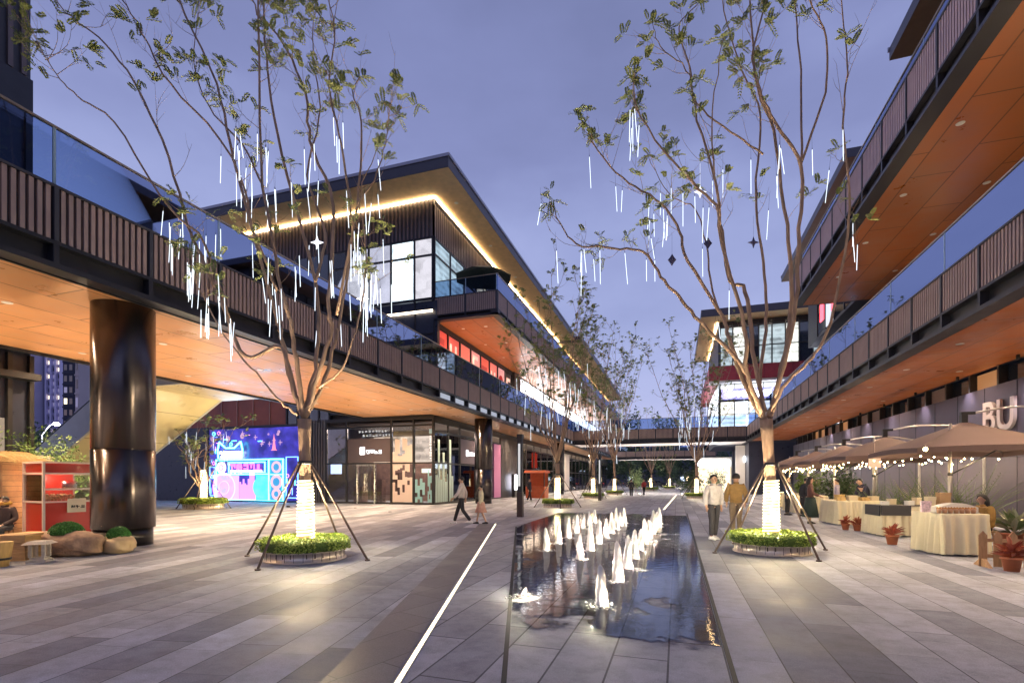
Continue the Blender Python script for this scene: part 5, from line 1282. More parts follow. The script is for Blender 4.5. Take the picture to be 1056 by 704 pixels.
    for i in range(rows+1):
        for j in range(nn):
            a=2*math.pi*j/nn; dv=fwd*math.cos(a)+sdv*math.sin(a)
            fr_=max(0,math.cos(a)); low={'short':.95,'long':1.6,'bun':1.25}[hair]
            th=(i/rows)*(math.pi*(.30*fr_**.5+ (1-fr_**.5)*(.62 if hair=='short' else .72)))
            q=c+dv*math.sin(th)*.103*S+Vector((0,0,math.cos(th)*.108*S))
            m.v.append(tuple(q))
    for i in range(rows):
        for j in range(nn): j2=(j+1)%nn; m.face((i*nn+j,i*nn+j2,(i+1)*nn+j2,(i+1)*nn+j),True)
    if hair=='long':
        m.tube([hc-fwd*.045+Vector((0,0,.03)),hc-fwd*.07-Vector((0,0,.08)),hc-fwd*.085-Vector((0,0,.22)),hc-fwd*.075-Vector((0,0,.32))],[.085*S,.088*S,.075*S,.03*S],12)
    if hair=='bun': m.ball(hc-fwd*.10+Vector((0,0,.05)),.05*S,10,8)
    m.build('hair',M_hair,r)
    return r
cl=lambda n,c:mat(n,c,.8,noise=.18,nscale=14,bump=.5,bscale=20)
GP='people in the street'
p=gnd(736,556)
person(p.x,p.y,YAW+R(12),'man in pale grey zip jacket and dark trousers walking beside the right tree',1.72,cl('jacket_pale',(.50,.48,.50)),cl('trousers_charcoal',(.035,.035,.045)),legs=[((-.09,-.05,.49),(-.10,-.04,.08)),((.09,.03,.49),(.10,.10,.08))],arms=[((-.24,.03,1.12),(-.25,-.06,.88)),((.24,.03,1.12),(.24,.03,.88))],bulk=1.1)
p=gnd(759,553)
person(p.x,p.y,YAW+R(165),'man in tan brown jacket seen from behind, next to the grey-jacketed man',1.76,cl('jacket_tan',(.28,.17,.06)),cl('trousers_khaki',(.16,.12,.08)),arms=[((-.25,.02,1.13),(-.24,-.08,.90)),((.25,.02,1.13),(.22,-.10,.92))],legs=[((-.09,-.10,.50),(-.10,.0,.08)),((.09,.06,.49),(.10,.16,.10))],bulk=1.15)
p=gnd(476,540)
person(p.x,p.y,YAW+R(-95),'person with dark hair, pale top and black trousers walking near the left shop',1.70,cl('top_offwhite',(.62,.55,.52)),cl('trousers_black',(.02,.02,.025)),legs=[((-.09,-.16,.50),(-.10,-.28,.08)),((.09,.06,.50),(.10,.34,.12))],arms=[((-.24,.12,1.13),(-.24,.10,.90)),((.24,-.08,1.13),(.22,-.26,.95))])
p=gnd(496,540)
person(p.x,p.y,YAW+R(-95),'shorter person in cream top and peach skirt walking beside the taller one',1.40,cl('top_cream',(.66,.60,.42)),cl('skirt_peach',(.60,.33,.25)),skirt=.45,legs=[((-.09,-.12,.50),(-.10,-.2,.08)),((.09,.06,.50),(.10,.24,.10))],shoes=M_shoeb)
person(4.55,20.4,R(80),'long-haired woman in brown jacket with red bag shopping at the third table',1.70,cl('jacket_brown',(.13,.06,.05)),cl('skirt_darkgreen',(.02,.04,.035)),skirt=.72,hair='long',arms=[((-.24,-.06,1.12),(-.16,-.28,1.02)),((.24,-.06,1.12),(.16,-.28,1.02))],shoes=M_shoeb)
person(4.7,25.1,R(60),'person in dark blue coat standing at the far stalls, leftmost shopper',1.74,cl('coat_blue',(.035,.045,.09)),cl('trousers_black',(.02,.02,.025)),shoes=M_shoeb,bulk=1.1)
person(5.15,24.3,R(110),'person in black coat bending over a stall, between the blue coat and the long-haired woman',1.68,cl('coat_black',(.02,.022,.03)),cl('trousers_black',(.02,.02,.025)),shoes=M_shoeb,lean=.2,bulk=1.1)
person(5.95,22.6,R(-100),'vendor in pale lilac top behind the third table',1.62,cl('top_lilac',(.42,.38,.50)),cl('trousers_charcoal',(.035,.035,.045)),shoes=M_shoeb)
person(6.5,21.1,R(-70),'vendor in navy jacket leaning over the third table',1.70,cl('jacket_navy',(.018,.020,.05)),cl('trousers_charcoal',(.035,.035,.045)),shoes=M_shoeb,lean=.45,arms=[((-.24,-.14,1.18),(-.16,-.40,1.10)),((.24,-.14,1.18),(.16,-.40,1.10))])
p=at(1017,495,11.1)
person(p.x,p.y,R(-80),'dark-haired vendor in mustard coat sitting behind the nearest table',1.66,cl('coat_mustard',(.36,.21,.05)),cl('trousers_black',(.02,.02,.025)),seat=.42,hair='long',shoes=M_shoeb,lean=.12,
  legs=[((-.10,-.42,.48),(-.10,-.40,.08)),((.10,-.42,.48),(.10,-.40,.08))],arms=[((-.24,-.05,1.14),(-.08,-.30,1.06)),((.24,-.05,1.14),(.05,-.31,1.02))],bulk=1.2)
for (px_,py_,rz_,lb_,tc_,h_) in ((651,512,170,'distant person in dark coat walking near the footbridge, at centre',(.03,.03,.045),1.7),(664,511,20,'distant person in red top walking near the footbridge',(.35,.05,.05),1.65),(546,517,60,'person in dark coat standing beside the orange kiosk',(.03,.03,.04),1.7)):
    q_=gnd(px_,py_); person(q_.x,q_.y,YAW+R(rz_),lb_,h_,cl('far_coat_%d'%px_,tc_),cl('trousers_black',(.02,.02,.025)),legs=[((-.09,-.12,.50),(-.10,-.2,.08)),((.09,.06,.50),(.10,.24,.10))])
st=root('stool',(p.x,p.y,0),'low wooden stool under the vendor in mustard coat','stool')
MB().lathe([(.17,.40),(.18,.41),(.18,.44),(.0001,.44)],n=20).build('seat',mat('light_wood',(.40,.24,.11),.6,noise=.25,nscale=6,stretch=(1,8,1)),st)
for a in range(4): MB().tube([(.11*math.cos(a*1.57+.78),.11*math.sin(a*1.57+.78),.40),(.17*math.cos(a*1.57+.78),.17*math.sin(a*1.57+.78),0)],.016,6).build('leg',MATS['light_wood'],st)
p=at(7,495,11.9)
person(p.x,p.y,R(35),'dark-haired person with mustard scarf sitting at the wooden hut',1.6,cl('coat_dark',(.05,.03,.03)),cl('trousers_black',(.02,.02,.025)),seat=.40,shoes=M_shoeb,lean=.15,legs=[((-.10,-.40,.46),(-.10,-.38,.08)),((.10,-.40,.46),(.10,-.38,.08))],arms=[((-.24,-.05,1.14),(-.08,-.30,1.06)),((.24,-.05,1.14),(.05,-.31,1.02))])
st2=copy_tree(st); st2.location=(p.x,p.y,0); st2['label']='low wooden stool in front of the wooden hut'
m=MB(); m.lathe([(.10,0),(.16,-.02),(.17,.04),(.11,.07)],(0,0,0),16); o=m.build('scarf',cl('scarf_mustard',(.55,.33,.06)),None,(p.x-.03,p.y-.06,.99)); tag(o,'mustard yellow scarf round the neck of the person at the hut','scarf')
# ================================================================== stalls
M_cloth=mat('tablecloth_cream',(.80,.72,.50),.75,noise=.06,nscale=3)
def stall(cx,cy,wx,wy,h,rz,label,seed,cloth=None):
    r=root('market_table',(cx,cy,0),label,'table','cloth-covered stall tables',rz)
    m=MB(); m.box(-wx/2+.03,wx/2-.03,-wy/2+.03,wy/2-.03,h-.045,h-.012); m.build('table_top',mat('light_wood',(.40,.24,.11),.6),r)
    for sx_ in (-1,1):
        for sy_ in (-1,1): MB().tube([(sx_*(wx/2-.10),sy_*(wy/2-.10),0),(sx_*(wx/2-.10),sy_*(wy/2-.10),h-.045)],.018,6).build('leg',M_black,r)
    c=MB(); rg=random.Random(seed); per=[]; N=260; P=2*(wx+wy)
    for i in range(N):
        s=i/N*P
        if s<wx: x,y,nx,ny=-wx/2+s,-wy/2,0,-1
        elif s<wx+wy: x,y,nx,ny=wx/2,-wy/2+(s-wx),1,0
        elif s<2*wx+wy: x,y,nx,ny=wx/2-(s-wx-wy),wy/2,0,1
        else: x,y,nx,ny=-wx/2,wy/2-(s-2*wx-wy),-1,0
        per.append((x,y,nx,ny,s))
    rows=[(h,0,0),(h-.02,.010,.1),(h-.10,.016,.5),(h*.6,.024,1.0),(h*.3,.032,1.25),(.035,.04,1.5)]
    for z,o_,am in rows:
        for x,y,nx,ny,s in per:
            w_=am*(.034*math.sin(s*36+math.sin(s*5+seed)*2)+.016*math.sin(s*15+seed)); q=o_+w_
            cxr=abs(abs(x)-wx/2)<.02 and abs(abs(y)-wy/2)<.02
            c.v.append((x+nx*q,y+ny*q,z))
    for i in range(len(rows)-1):
        for k in range(N): k2=(k+1)%N; c.face((i*N+k2,i*N+k,(i+1)*N+k,(i+1)*N+k2),True)
    c.face(tuple(range(N))); o=c.build('tablecloth',cloth or M_cloth,None,(cx,cy,.003)); o.rotation_euler.z=rz
    tag(o,'pleated cream cloth over the '+label.split(' covered')[0],'tablecloth','pleated cream tablecloths')
    return r
stall(5.50,13.05,.88,.95,.86,R(10),'nearest stall table covered in pleated cream cloth',1)
stall(6.10,16.95,1.55,1.15,.84,R(4),'second stall table covered in cream cloth, dark runner on it',2)
stall(5.95,20.75,1.5,1.5,.84,R(4),'third stall table covered in cream cloth, before the leaning vendor',3)
stall(5.9,27.5,1.3,2.6,.84,0,'far stall table covered in cream cloth, beyond the third one',4)
stall(5.9,33.5,1.3,3.0,.84,0,'farthest stall table covered in cream cloth',5)
def T_(o,l,c,g=None): return tag(o,l,c,g)
# goods on the first table
cup=None
Mfood=mat('fried_food',(.50,.24,.06),.6,noise=.5,nscale=30); Mcup=mat('paper_cup',(.55,.33,.20),.6)
for i in range(7):
    x,y=5.20+.105*i,12.72+.018*i
    if cup is None:
        cup=root('food_cup',(x,y,.862),'small paper cup of golden snacks in the row on the nearest table','cup','snack cups in a row on the nearest table')
        MB().lathe([(.035,0),(.048,.10),(.044,.10),(.0001,.085)],n=14).build('cup',Mcup,cup)
        m=MB(); rg=random.Random(1)
        for k in range(9): m.ball((rg.uniform(-.028,.028),rg.uniform(-.028,.028),.10+rg.uniform(-.005,.02)),.017,7,5)
        m.build('snacks',Mfood,cup)
    else: c_=copy_tree(cup); c_.location=(x,y,.862)
def prop_box(x,y,z,a,b,h,rz,mt,lb,cat='box',nm='display_box'):
    m=MB(); m.box(-a/2,a/2,-b/2,b/2,0,h*.8).box(-a/2-.006,a/2+.006,-b/2-.006,b/2+.006,h*.8+.001,h); o=m.build(nm,mt,None,(x,y,z)); o.rotation_euler.z=rz; return tag(o,lb,cat)
Mcard=mat('card_cream',(.75,.66,.45),.6); Mflor=mat('card_floral',(.80,.62,.68),.6,noise=.5,nscale=25)
def case_(x,y,z,rz):
    r=root('display_case',(x,y,z),'white arched display case on the nearest table behind the snack cups','display case',rz=rz)
    m=MB(); n=10
    pr=[(-.36,0)]+[(-.36+.72*t,.12+.09*math.sin(math.pi*t)) for t in [i/n for i in range(n+1)]]+[(.36,0)]
    k=len(pr); 
    for yy in (-.14,.14): m.v+= [(u,yy,w_) for u,w_ in pr]
    for i in range(k): j=(i+1)%k; m.face((i,j,k+j,k+i))
    m.face(tuple(reversed(range(k)))); m.face(tuple(range(k,2*k))); m.build('cover',mat('case_white',(.82,.80,.74),.4),r)
    MB().box(-.38,.38,-.17,.17,-.0,.012).build('tray',M_steel,r)
case_(5.60,13.05,.862,R(8))
prop_box(5.14,13.15,.862,.2,.06,.24,R(20),Mflor,'pink floral patterned card box at the left corner of the nearest table')
prop_box(5.30,13.36,.862,.14,.16,.33,R(5),Mcard,'tall cream carton standing behind the floral box')
prop_box(5.55,13.38,.862,.2,.16,.42,R(5),mat('card_tan',(.52,.33,.16),.6,noise=.2),'tan carton at the back of the nearest table')
# second table goods
rn=MB(); rn.box(-.81,.80,-.60,.30,.0,.012); rn.box(-.84,-.815,-.60,.30,-.28,.011); rn.box(-.80,-.1,-.645,-.605,-.26,.011); o=rn.build('table_runner',mat('runner_dark',(.05,.05,.055),.7),None,(6.10,16.95,.847)); o.rotation_euler.z=R(4); tag(o,'dark cloth runner draped over the left end of the second table','table runner')
for i,(dx,dy,h) in enumerate([(-.55,-.3,.10),(-.25,.1,.16),(.05,-.25,.12),(.35,.1,.20),(.55,-.2,.14)]):
    prop_box(6.10+dx,16.95+dy,.861,.18,.14,h,R(12*i),Mcard if i%2 else mat('box_white',(.8,.8,.78),.5),['low white box at the left end of the second table','cream box left of centre on the second table','white box in the middle of the second table','tallest cream box on the second table','white box at the right end of the second table'][i])
for i,(dx,dy,h) in enumerate([(-.5,-.5,.12),(-.15,-.45,.18),(.2,-.5,.12),(.5,-.4,.16),(-.4,0,.2),(.1,.1,.14)]):
    prop_box(5.95+dx,20.75+dy,.844,.26,.2,h,R(7*i),mat('goods_gold',(.60,.42,.16),.6,noise=.4,nscale=10) if i%2==0 else Mcard,['front left golden goods box on the third table','cream goods box at front of the third table','golden goods box front centre of the third table','cream goods box front right of the third table','tall golden goods box at rear of the third table','cream goods box at rear of the third table'][i])
# potted red plants
def pot(x,y,label,s=1.0,seed=0,lm=None,potc=(.42,.13,.06)):
    r=root('potted_plant',(x,y,0),label,'potted plant','small potted plants by the stalls'); r.scale=(s,s,s)
    MB().lathe([(.10,0),(.135,.20),(.15,.20),(.15,.24),(.125,.24),(.12,.20),(.0001,.20)],n=22).build('pot',mat('terracotta_pot',potc,.6,noise=.15),r)
    rg=random.Random(seed); m=MB()
    for i in range(60):
        a=rg.uniform(0,6.28); e_=rg.uniform(.2,1.4); L=rg.uniform(.16,.38); d=Vector((math.cos(a)*math.cos(e_),math.sin(a)*math.cos(e_),math.sin(e_))); p=Vector((0,0,.2+.12*rg.random())); sd=d.cross(Vector((.1,.2,1))).normalized()*.035
        q=p+d*L*.6; m.poly([p,q+sd,p+d*L+Vector((0,0,-.05)),q-sd])
    m.build('leaves',lm or M_red,r); MB().tube([(0,0,.15),(0,0,.4)],.012,6).build('stem',M_bark,r)
p=gnd(920,561); pot(p.x,p.y,'red-leaved potted plant between the first and second tables',.95,1)
p=gnd(1034,586); pot(p.x,p.y-.25,'red-leaved potted plant in front of the picket fence',1.0,2)
p=gnd(872,546); pot(p.x,p.y,'red-leaved potted plant at the third table, left one',.8,3)
p=gnd(884,547); pot(p.x,p.y,'red-leaved potted plant at the third table, right one',.8,4)
p=at(1046,495,10.9); pot(p.x,p.y,'white-edged green potted plant just behind the picket fence',1.7,5,leafmat('leaf_varieg',(.10,.20,.05),(.5,.5,.35)))
# picket fence
fn=root('picket_fence',(6.2,11.25,0),'low unpainted wooden picket fence at the right edge of the street','fence')
Mw_=mat('picket_wood',(.42,.25,.13),.65,noise=.25,nscale=5,stretch=(6,6,1))
for i in range(9):
    x=-.95+.215*i; m=MB(); k=[(-.06,0),(.06,0),(.06,.56),(.0,.64),(-.06,.56)]; m.v=[(x+u,-.012,w_) for u,w_ in k]+[(x+u,.012,w_) for u,w_ in k]
    m.face((0,1,2,3,4)); m.face((9,8,7,6,5))
    for a in range(5): b_=(a+1)%5; m.face((b_,a,5+a,5+b_))
    m.build('picket',Mw_,fn)
for z in (.16,.44): MB().box(-1.0,.85,.013,.035,z,z+.06).build('rail',Mw_,fn)
for x in (-.95,.75): MB().hexa([(x-.03,-.25,0),(x+.03,-.25,0),(x+.03,.25,0),(x-.03,.25,0)],[(x-.03,-.04,.14),(x+.03,-.04,.14),(x+.03,.04,.14),(x-.03,.04,.14)]).build('foot',Mw_,fn)
# sloped display boards behind the fence
for i in range(3):
    r=root('display_rack',(6.75+.62*i,12.1,0),['left','middle','right'][i]+' sloping white-topped display rack behind the picket fence','display rack','sloping display racks',rz=R(-15))
    m=MB(); m.poly([(-.27,-.25,.62),(.27,-.25,.62),(.27,.25,.92),(-.27,.25,.92)]); m.hexa([(-.27,-.25,.58),(.27,-.25,.58),(.27,.25,.88),(-.27,.25,.88)],[(-.27,-.25,.615),(.27,-.25,.615),(.27,.25,.915),(-.27,.25,.915)]); m.build('board',mat('board_wood',(.5,.34,.2),.6,noise=.2),r)
    MB().hexa([(-.2,-.17,.675),(.2,-.17,.675),(.2,.15,.865),(-.2,.15,.865)],[(-.2,-.17,.685),(.2,-.17,.685),(.2,.15,.875),(-.2,.15,.875)]).build('sheet',M_white,r)
    for sx_ in (-.24,.24): MB().box(sx_-.015,sx_+.015,-.22,-.19,0,.60).box(sx_-.015,sx_+.015,.19,.22,0,.86).build('leg',M_black,r)
# umbrellas
M_canopy=mat('umbrella_taupe',(.125,.082,.078),.85,noise=.08,nscale=2)
def umbrella():
    r=root('cantilever_umbrella',(0,0,0),'u','umbrella','large square cantilever umbrellas over the stalls')
    m=MB(); c=(0,0,3.18); hw=1.72; z=2.38; n=6
    edge=[]
    for k in range(4):
        A=[(-hw,-hw),(hw,-hw),(hw,hw),(-hw,hw)][k]; B=[(-hw,-hw),(hw,-hw),(hw,hw),(-hw,hw)][(k+1)%4]
        for j in range(n): t=j/n; sag=.05*math.sin(math.pi*t); edge.append((A[0]+(B[0]-A[0])*t,A[1]+(B[1]-A[1])*t,z+sag))
    N=len(edge); rows=4
    for i in range(1,rows+1):
        t=i/rows
        for e_ in edge: m.v.append((e_[0]*t,e_[1]*t,3.18+(e_[2]-3.18)*(t**.93)))
    for e_ in edge: m.v.append((e_[0]*1.004,e_[1]*1.004,e_[2]-.14))
    m.v.append(c); tip=len(m.v)-1
    for k in range(N): m.face((tip,k,(k+1)%N))
    for i in range(rows):
        for k in range(N): k2=(k+1)%N; m.face((i*N+k,(i+1)*N+k,(i+1)*N+k2,i*N+k2))
    m.build('canopy',M_canopy,r)
    m=MB()
    for A in ((-hw,-hw),(hw,-hw),(hw,hw),(-hw,hw)): m.tube([(0,0,3.05),(A[0]*.98,A[1]*.98,2.36)],.016,6)
    m.build('ribs',M_black,r)
    MB().lathe([(.05,0),(.05,2.05),(.035,2.06),(.035,3.1)],(-.45,-.35,0),12).build('mast',mat('mast_alu',(.4,.38,.36),.35,metal=.9),r)
    MB().box(-.75,-.15,-.65,-.05,0,.09).build('base',M_dark,r)
    MB().tube([(-.45,-.35,1.7),(.55,-.9,2.50)],.022,8).build('strut',M_black,r)
    MB().ball((-.45,-.35,1.72),.07,10,8).build('hub_knob',M_black,r)
    MB().box(-.07,.07,-.07,.07,3.14,3.36).box(-.07,.25,-.05,.05,3.361,3.44).build('top_bracket',M_black,r)
    MB().tube(catmull([(.2,0,3.40),(.9,-.25,3.50),(1.8,-.5,3.45),(2.6,-.75,3.25)],5),.028,8).build('top_arm',mat('arm_alu',(.6,.58,.56),.3,metal=.8),r)
    MB().tube([(2.6,-.75,3.27),(2.62,-.75,0)],.045,10).build('side_post',mat('arm_alu',(.6,.58,.56),.3,metal=.8),r)
    return r
up_=umbrella()
M_bulb=emat('warm_bulb',(1,.74,.36),30)
def bulbs():
    r=root('string_light',(0,0,0),'b','string light','bulb strings under the umbrellas'); m=MB()
    rg=random.Random(3); pts=[]
    for i in range(7): t=i/6; pts.append((-1.6,-1.6+3.2*t,2.22-.10*math.sin(math.pi*t)))
    P=list(pts); 
    for i in range(1,7): t=i/6; P.append((-1.6+3.2*t,-1.62,2.22-.10*math.sin(math.pi*t))) if False else None
    Q=[(-1.6+3.2*i/6,-1.6,2.22-.10*math.sin(math.pi*i/6)) for i in range(7)]
    clus=[(-.45+rg.uniform(-.45,.45),-.35+rg.uniform(-.45,.45),2.12+rg.uniform(-.10,.16)) for _ in range(8)]
    MB().tube(pts,.005,4).tube(Q,.005,4).build('cord',M_black,r)
    for q in pts+Q[1:]+clus:
        MB().ball((q[0],q[1],q[2]-.05),.019,8,6).build('bulb',M_bulb,r)
    return r
sb=bulbs()
us=[(7.55,17.1),(7.3,21.9),(7.3,26.7),(7.3,31.5),(7.3,36.3)]
lab=['nearest','second','third','fourth','farthest']
for i,(x,y) in enumerate(us):
    o=up_ if i==0 else copy_tree(up_); o.location=(x,y,0); o['label']=f'{lab[i]} taupe square cantilever umbrella along the right wall'
    b_=sb if i==0 else copy_tree(sb); b_.location=(x,y,0); b_['label']=f'string of warm bulbs under the {lab[i]} taupe umbrella'
    for dx,dy in ((-1.5,-1.4),(-1.4,.8),(-.3,-.6)): lamp('POINT',(x+dx,y+dy,2.05),30,(1,.72,.42),shadow_soft_size=0)
lamp('POINT',(5.7,14.6,2.3),55,(1,.74,.42),shadow_soft_size=0)
o=MB().ball((0,0,0),.045,10,8).build('hanging_bulb',M_bulb,None,(5.7,14.6,2.3)); tag(o,'single warm bulb hanging over the nearest table','light bulb')
# small hanging sign under second umbrella
o=MB().box(-.17,.17,-.01,.01,-.25,.2).tube([(0,0,.2),(0,0,.55)],.004,4).build('hanging_sign',mat('sign_blush',(.7,.5,.45),.6),None,tuple(at(902,474,16.5))); tag(o,'small pale sign hanging under the second umbrella','sign')
# upper terrace parasol (left building)
pr=root('parasol',(-12.3,31.2,13.0),'dark open parasol on the upper left balcony','parasol')
MB().lathe([(.03,0),(.03,2.4)],n=8).build('pole',M_black,pr)
m=MB(); m.lathe([(.0001,2.75),(1.0,2.5),(1.95,2.05),(1.93,2.0),(.9,2.42),(.0001,2.6)],n=8,smooth=False); m.build('canopy',mat('parasol_dark',(.035,.045,.045),.8),pr)
# ================================================================== lamp column, kiosk, signs
lp=root('lamp_column',(-6.32,20.3,0),'square black lamp column standing left of the fountain','lamp column')
MB().box(-.12,.12,-.12,.12,0,1.05).build('base',mat('column_brown',(.05,.035,.035),.4),lp); MB().box(-.10,.10,-.10,.10,1.051,3.3).build('shaft',M_dark,lp)
MB().box(-.12,.12,-.12,.12,3.301,3.5).build('cap',M_black,lp); MB().box(-.06,.03,-.115,-.101,1.3,3.1).build('light_slot',emat('slot_pale',(.8,.8,.8),.5),lp)
lp2=copy_tree(lp); lp2.location=(-5.6,38.5,0); lp2['label']='second square black lamp column, before the far left trees'
lb=root('light_box_sign',(-14.05,43.7,0),'white glowing upright light box by the dark slatted wall','light box',rz=R(90))
MB().box(-.75,.75,-.14,.14,.0,.7).box(-.80,.80,-.15,.15,2.05,2.12).box(-.8,-.751,-.13,.13,.7,2.05).box(.751,.8,-.13,.13,.7,2.05).build('housing',M_black,lb); MB().box(-.75,.75,-.12,.12,.701,2.049).build('glow_panel',emat('lightbox_white',(.86,.88,1),5),lb)
kk=root('kiosk',(-11.7,42.6,0),'orange-red market kiosk under the left walkway','kiosk')
MB().box(-.85,.85,-.7,.7,0,1.0).build('counter',mat('kiosk_orange',(.42,.085,.03),.6,noise=.2,em=(.8,.15,.03),es=.03),kk); 
for sx_ in (-.8,.8):
    for sy_ in (-.65,.65): MB().box(sx_-.04,sx_+.04,sy_-.04,sy_+.04,1.0,2.2).build('post',M_black,kk)
MB().hexa([(-1,-.85,2.2),(1,-.85,2.2),(1,.85,2.2),(-1,.85,2.2)],[(-.9,-.75,2.42),(.9,-.75,2.42),(.9,.75,2.42),(-.9,.75,2.42)]).build('roof',MATS['kiosk_orange'],kk)
MB().box(-.8,.8,.6,.64,1.0,2.2).build('back_panel',MATS['kiosk_orange'],kk)
o=MB().box(-.1,.1,-.9,.9,0,1.7).box(-.04,.04,-.5,-.42,1.7,2.12).box(-.04,.04,.42,.5,1.7,2.12).build('hanging_banner',mat('banner_scarlet',(.65,.06,.04),.6,em=(.9,.06,.03),es=.35),None,(-13.2,57.0,3.0)); tag(o,'red banner hanging under the left walkway before the footbridge','banner')
# street lamp far left
p=at(43,495,45); sl=root('street_lamp',(p.x,p.y,0),'street lamp with starry white light below the apartment towers','street lamp')
MB().tube([(0,0,0),(0,0,5.6),(.5,.3,6.5),(.9,.5,6.7)],[.08,.06,.045,.04],8).build('pole',mat('lamp_pole_grey',(.25,.25,.28),.5),sl); MB().ball((1.0,.55,6.62),.24,12,8,sz=.6).build('lamp_head',emat('street_white',(.95,.97,1),40),sl)
lamp('POINT',(p.x+1.0,p.y+.55,6.1),700,(.9,.95,1),shadow_soft_size=.2)
# ================================================================== left corner: hut, cart, boulder
p=at(-22,495,12.6); hu=root('wooden_hut',(p.x,p.y,0),'timber-clad snack hut with straw roof at the left edge','hut',rz=YAW+R(10))
Mhw=brickmat('hut_planks',(.50,.31,.14),(.40,.24,.10),(.12,.06,.02),5,.14,0,.6,.006,.05,.2,bumpd=.6)
# planks run level: brick rows follow local Z via rotated mapping
nt_=Mhw.node_tree
for n_ in nt_.nodes:
    if n_.type=='MAPPING': n_.inputs['Rotation'].default_value=(R(90),0,0)
MB().box(-1.2,.52,-.1,.1,.0,2.0).build('front_wall',Mhw,hu)
MB().box(.43,.519,.101,1.3,.0,2.0).build('side_wall',Mhw,hu)
for x in (-1.15,.545): MB().box(x-.04,x+.04,-.16,-.101,0,2.05).build('corner_post',mat('post_wood',(.30,.17,.07),.6,noise=.3),hu)
MB().box(-1.1,.40,-.45,-.17,.88,.94).build('counter',MATS['light_wood'],hu)
m=MB(); m.hexa([(-1.5,-.55,2.02),(.75,-.55,2.02),(.75,1.5,2.02),(-1.5,1.5,2.02)],[(-1.4,.2,2.30),(.55,.2,2.30),(.55,.8,2.30),(-1.4,.8,2.30)]); rfh=m.build('roof',mat('thatch',(.40,.24,.09),.9,noise=.4,nscale=14,bump=1,bscale=30,stretch=(6,1,1)),hu)
m=MB(); rg=random.Random(9)
for i in range(900):
    u=rg.uniform(-1.45,.72); v=rg.random(); y=-.57+.75*v; z=2.03+.29*v; d=Vector((rg.gauss(0,.15),-1,-.42)).normalized()*rg.uniform(.1,.22); q=Vector((u,y,z)); m.poly([q,q+Vector((.012,0,.008)),q+d])
for i in range(300):
    v=rg.uniform(-.5,1.4); q=Vector((.74-.15*rg.random(),v,2.04+.2*rg.random())); d=Vector((1,rg.gauss(0,.2),-.5)).normalized()*rg.uniform(.08,.18); m.poly([q,q+Vector((0,.012,.008)),q+d])
m.build('straw',M_straw,rfh)
# popcorn cart
p=at(61,495,13.2); pc=root('popcorn_cart',(p.x,p.y,0),'red glass-sided popcorn cart with white frame left of the steel column','popcorn cart',rz=YAW+R(64))
W2,D2=.52,.52
Mred=mat('cart_red',(.55,.03,.02),.35,coat=.5); Mredp=mat('cart_red_glow',(.6,.05,.03),.4,em=(1,.08,.03),es=.08)
MB().box(-W2+.03,W2-.03,-D2+.03,D2-.03,.12,.98).build('cabinet',Mred,pc)
MB().box(-W2+.03,W2-.03,-D2+.03,D2-.03,1.72,1.98).build('header',Mred,pc)
MB().box(-W2+.04,W2-.04,D2-.08,D2-.04,.99,1.71).build('back_panel',Mredp,pc)
m=MB()
for sx_ in (-1,1):
    for sy_ in (-1,1): m.box(sx_*W2-.025,sx_*W2+.025,sy_*D2-.025,sy_*D2+.025,.04,2.02)
for z in (.06,.98,1.30,1.70,1.98):
    for sy_ in (-1,1): m.box(-W2+.026,W2-.026,sy_*D2-.022,sy_*D2+.022,z,z+.045)
    if z!=1.30:
        for sx_ in (-1,1): m.box(sx_*W2-.022,sx_*W2+.022,-D2+.026,D2-.026,z,z+.045)
m.build('frame',mat('cart_frame',(.72,.62,.55),.4),pc)
MB().box(-W2+.03,W2-.03,-D2-.004,-D2+.004,1.03,1.69).build('glass_pane',M_shopglass,pc)
MB().box(-W2-.004,-W2+.004,-D2+.03,D2-.03,1.03,1.69).build('glass_pane',M_shopglass,pc)
m=MB(); rg=random.Random(2)
for i in range(160): m.ball((rg.uniform(-.4,.2),rg.uniform(-.35,.2),1.04+rg.random()*.14),.028,6,5)
m.build('popcorn',mat('popcorn',(.80,.68,.40),.8),pc)
MB().lathe([(.10,0),(.15,.02),(.16,.2),(.0001,.2)],(.22,0,1.32),16).build('kettle',M_steel,pc)
o=MB().box(-.06,.34,-D2-.05,-D2-.035,.72,1.08).build('price_card',mat('card_pale',(.75,.68,.50),.6),pc)
m=MB(); glyphs(m,frameT((.02,-D2-.051,.83),(1,0,0),(0,-1,0)),3,.08,.02,5,.004,.2,(3,5)); m.build('card_writing',M_black,o)
for sx_ in (-.4,.4): MB().tube([(sx_,-.45,.05),(sx_,-.40,.05)],.05,12).build('castor',M_black,pc)
lamp('POINT',tuple(Vector((p.x,p.y,1.6))),8,(1,.7,.5),shadow_soft_size=0)
# boulder planter
def boulder(px,d,wx,wy,h,label,seed,mt,nm):
    p=at(px,495,d); r=root(nm,(p.x,p.y,0),label,'planter',rz=YAW); rg=random.Random(seed); m=MB(); n,rr=30,16
    for i in range(rr+1):
        ph=math.pi*i/rr
        for j in range(n):
            a=2*math.pi*j/n; v=Vector((math.cos(a)*math.sin(ph),math.sin(a)*math.sin(ph),math.cos(ph)))
            k=1+.10*math.sin(3*v.x+seed)+.07*math.sin(5*v.y+2)+.06*math.sin(7*v.z+6*v.x)+.03*math.sin(17*v.x+9*v.y)
            sq=lambda c,e_:math.copysign(abs(c)**e_,c)
            m.v.append((sq(v.x,.7)*wx/2*k,sq(v.y,.7)*wy/2*k,max(0,h*.48+sq(v.z,.6)*h*.5*k)))
    for i in range(rr):
        for j in range(n): j2=(j+1)%n; m.face((i*n+j,(i+1)*n+j,(i+1)*n+j2,i*n+j2),True)
    m.build('stone',mt,r); return r
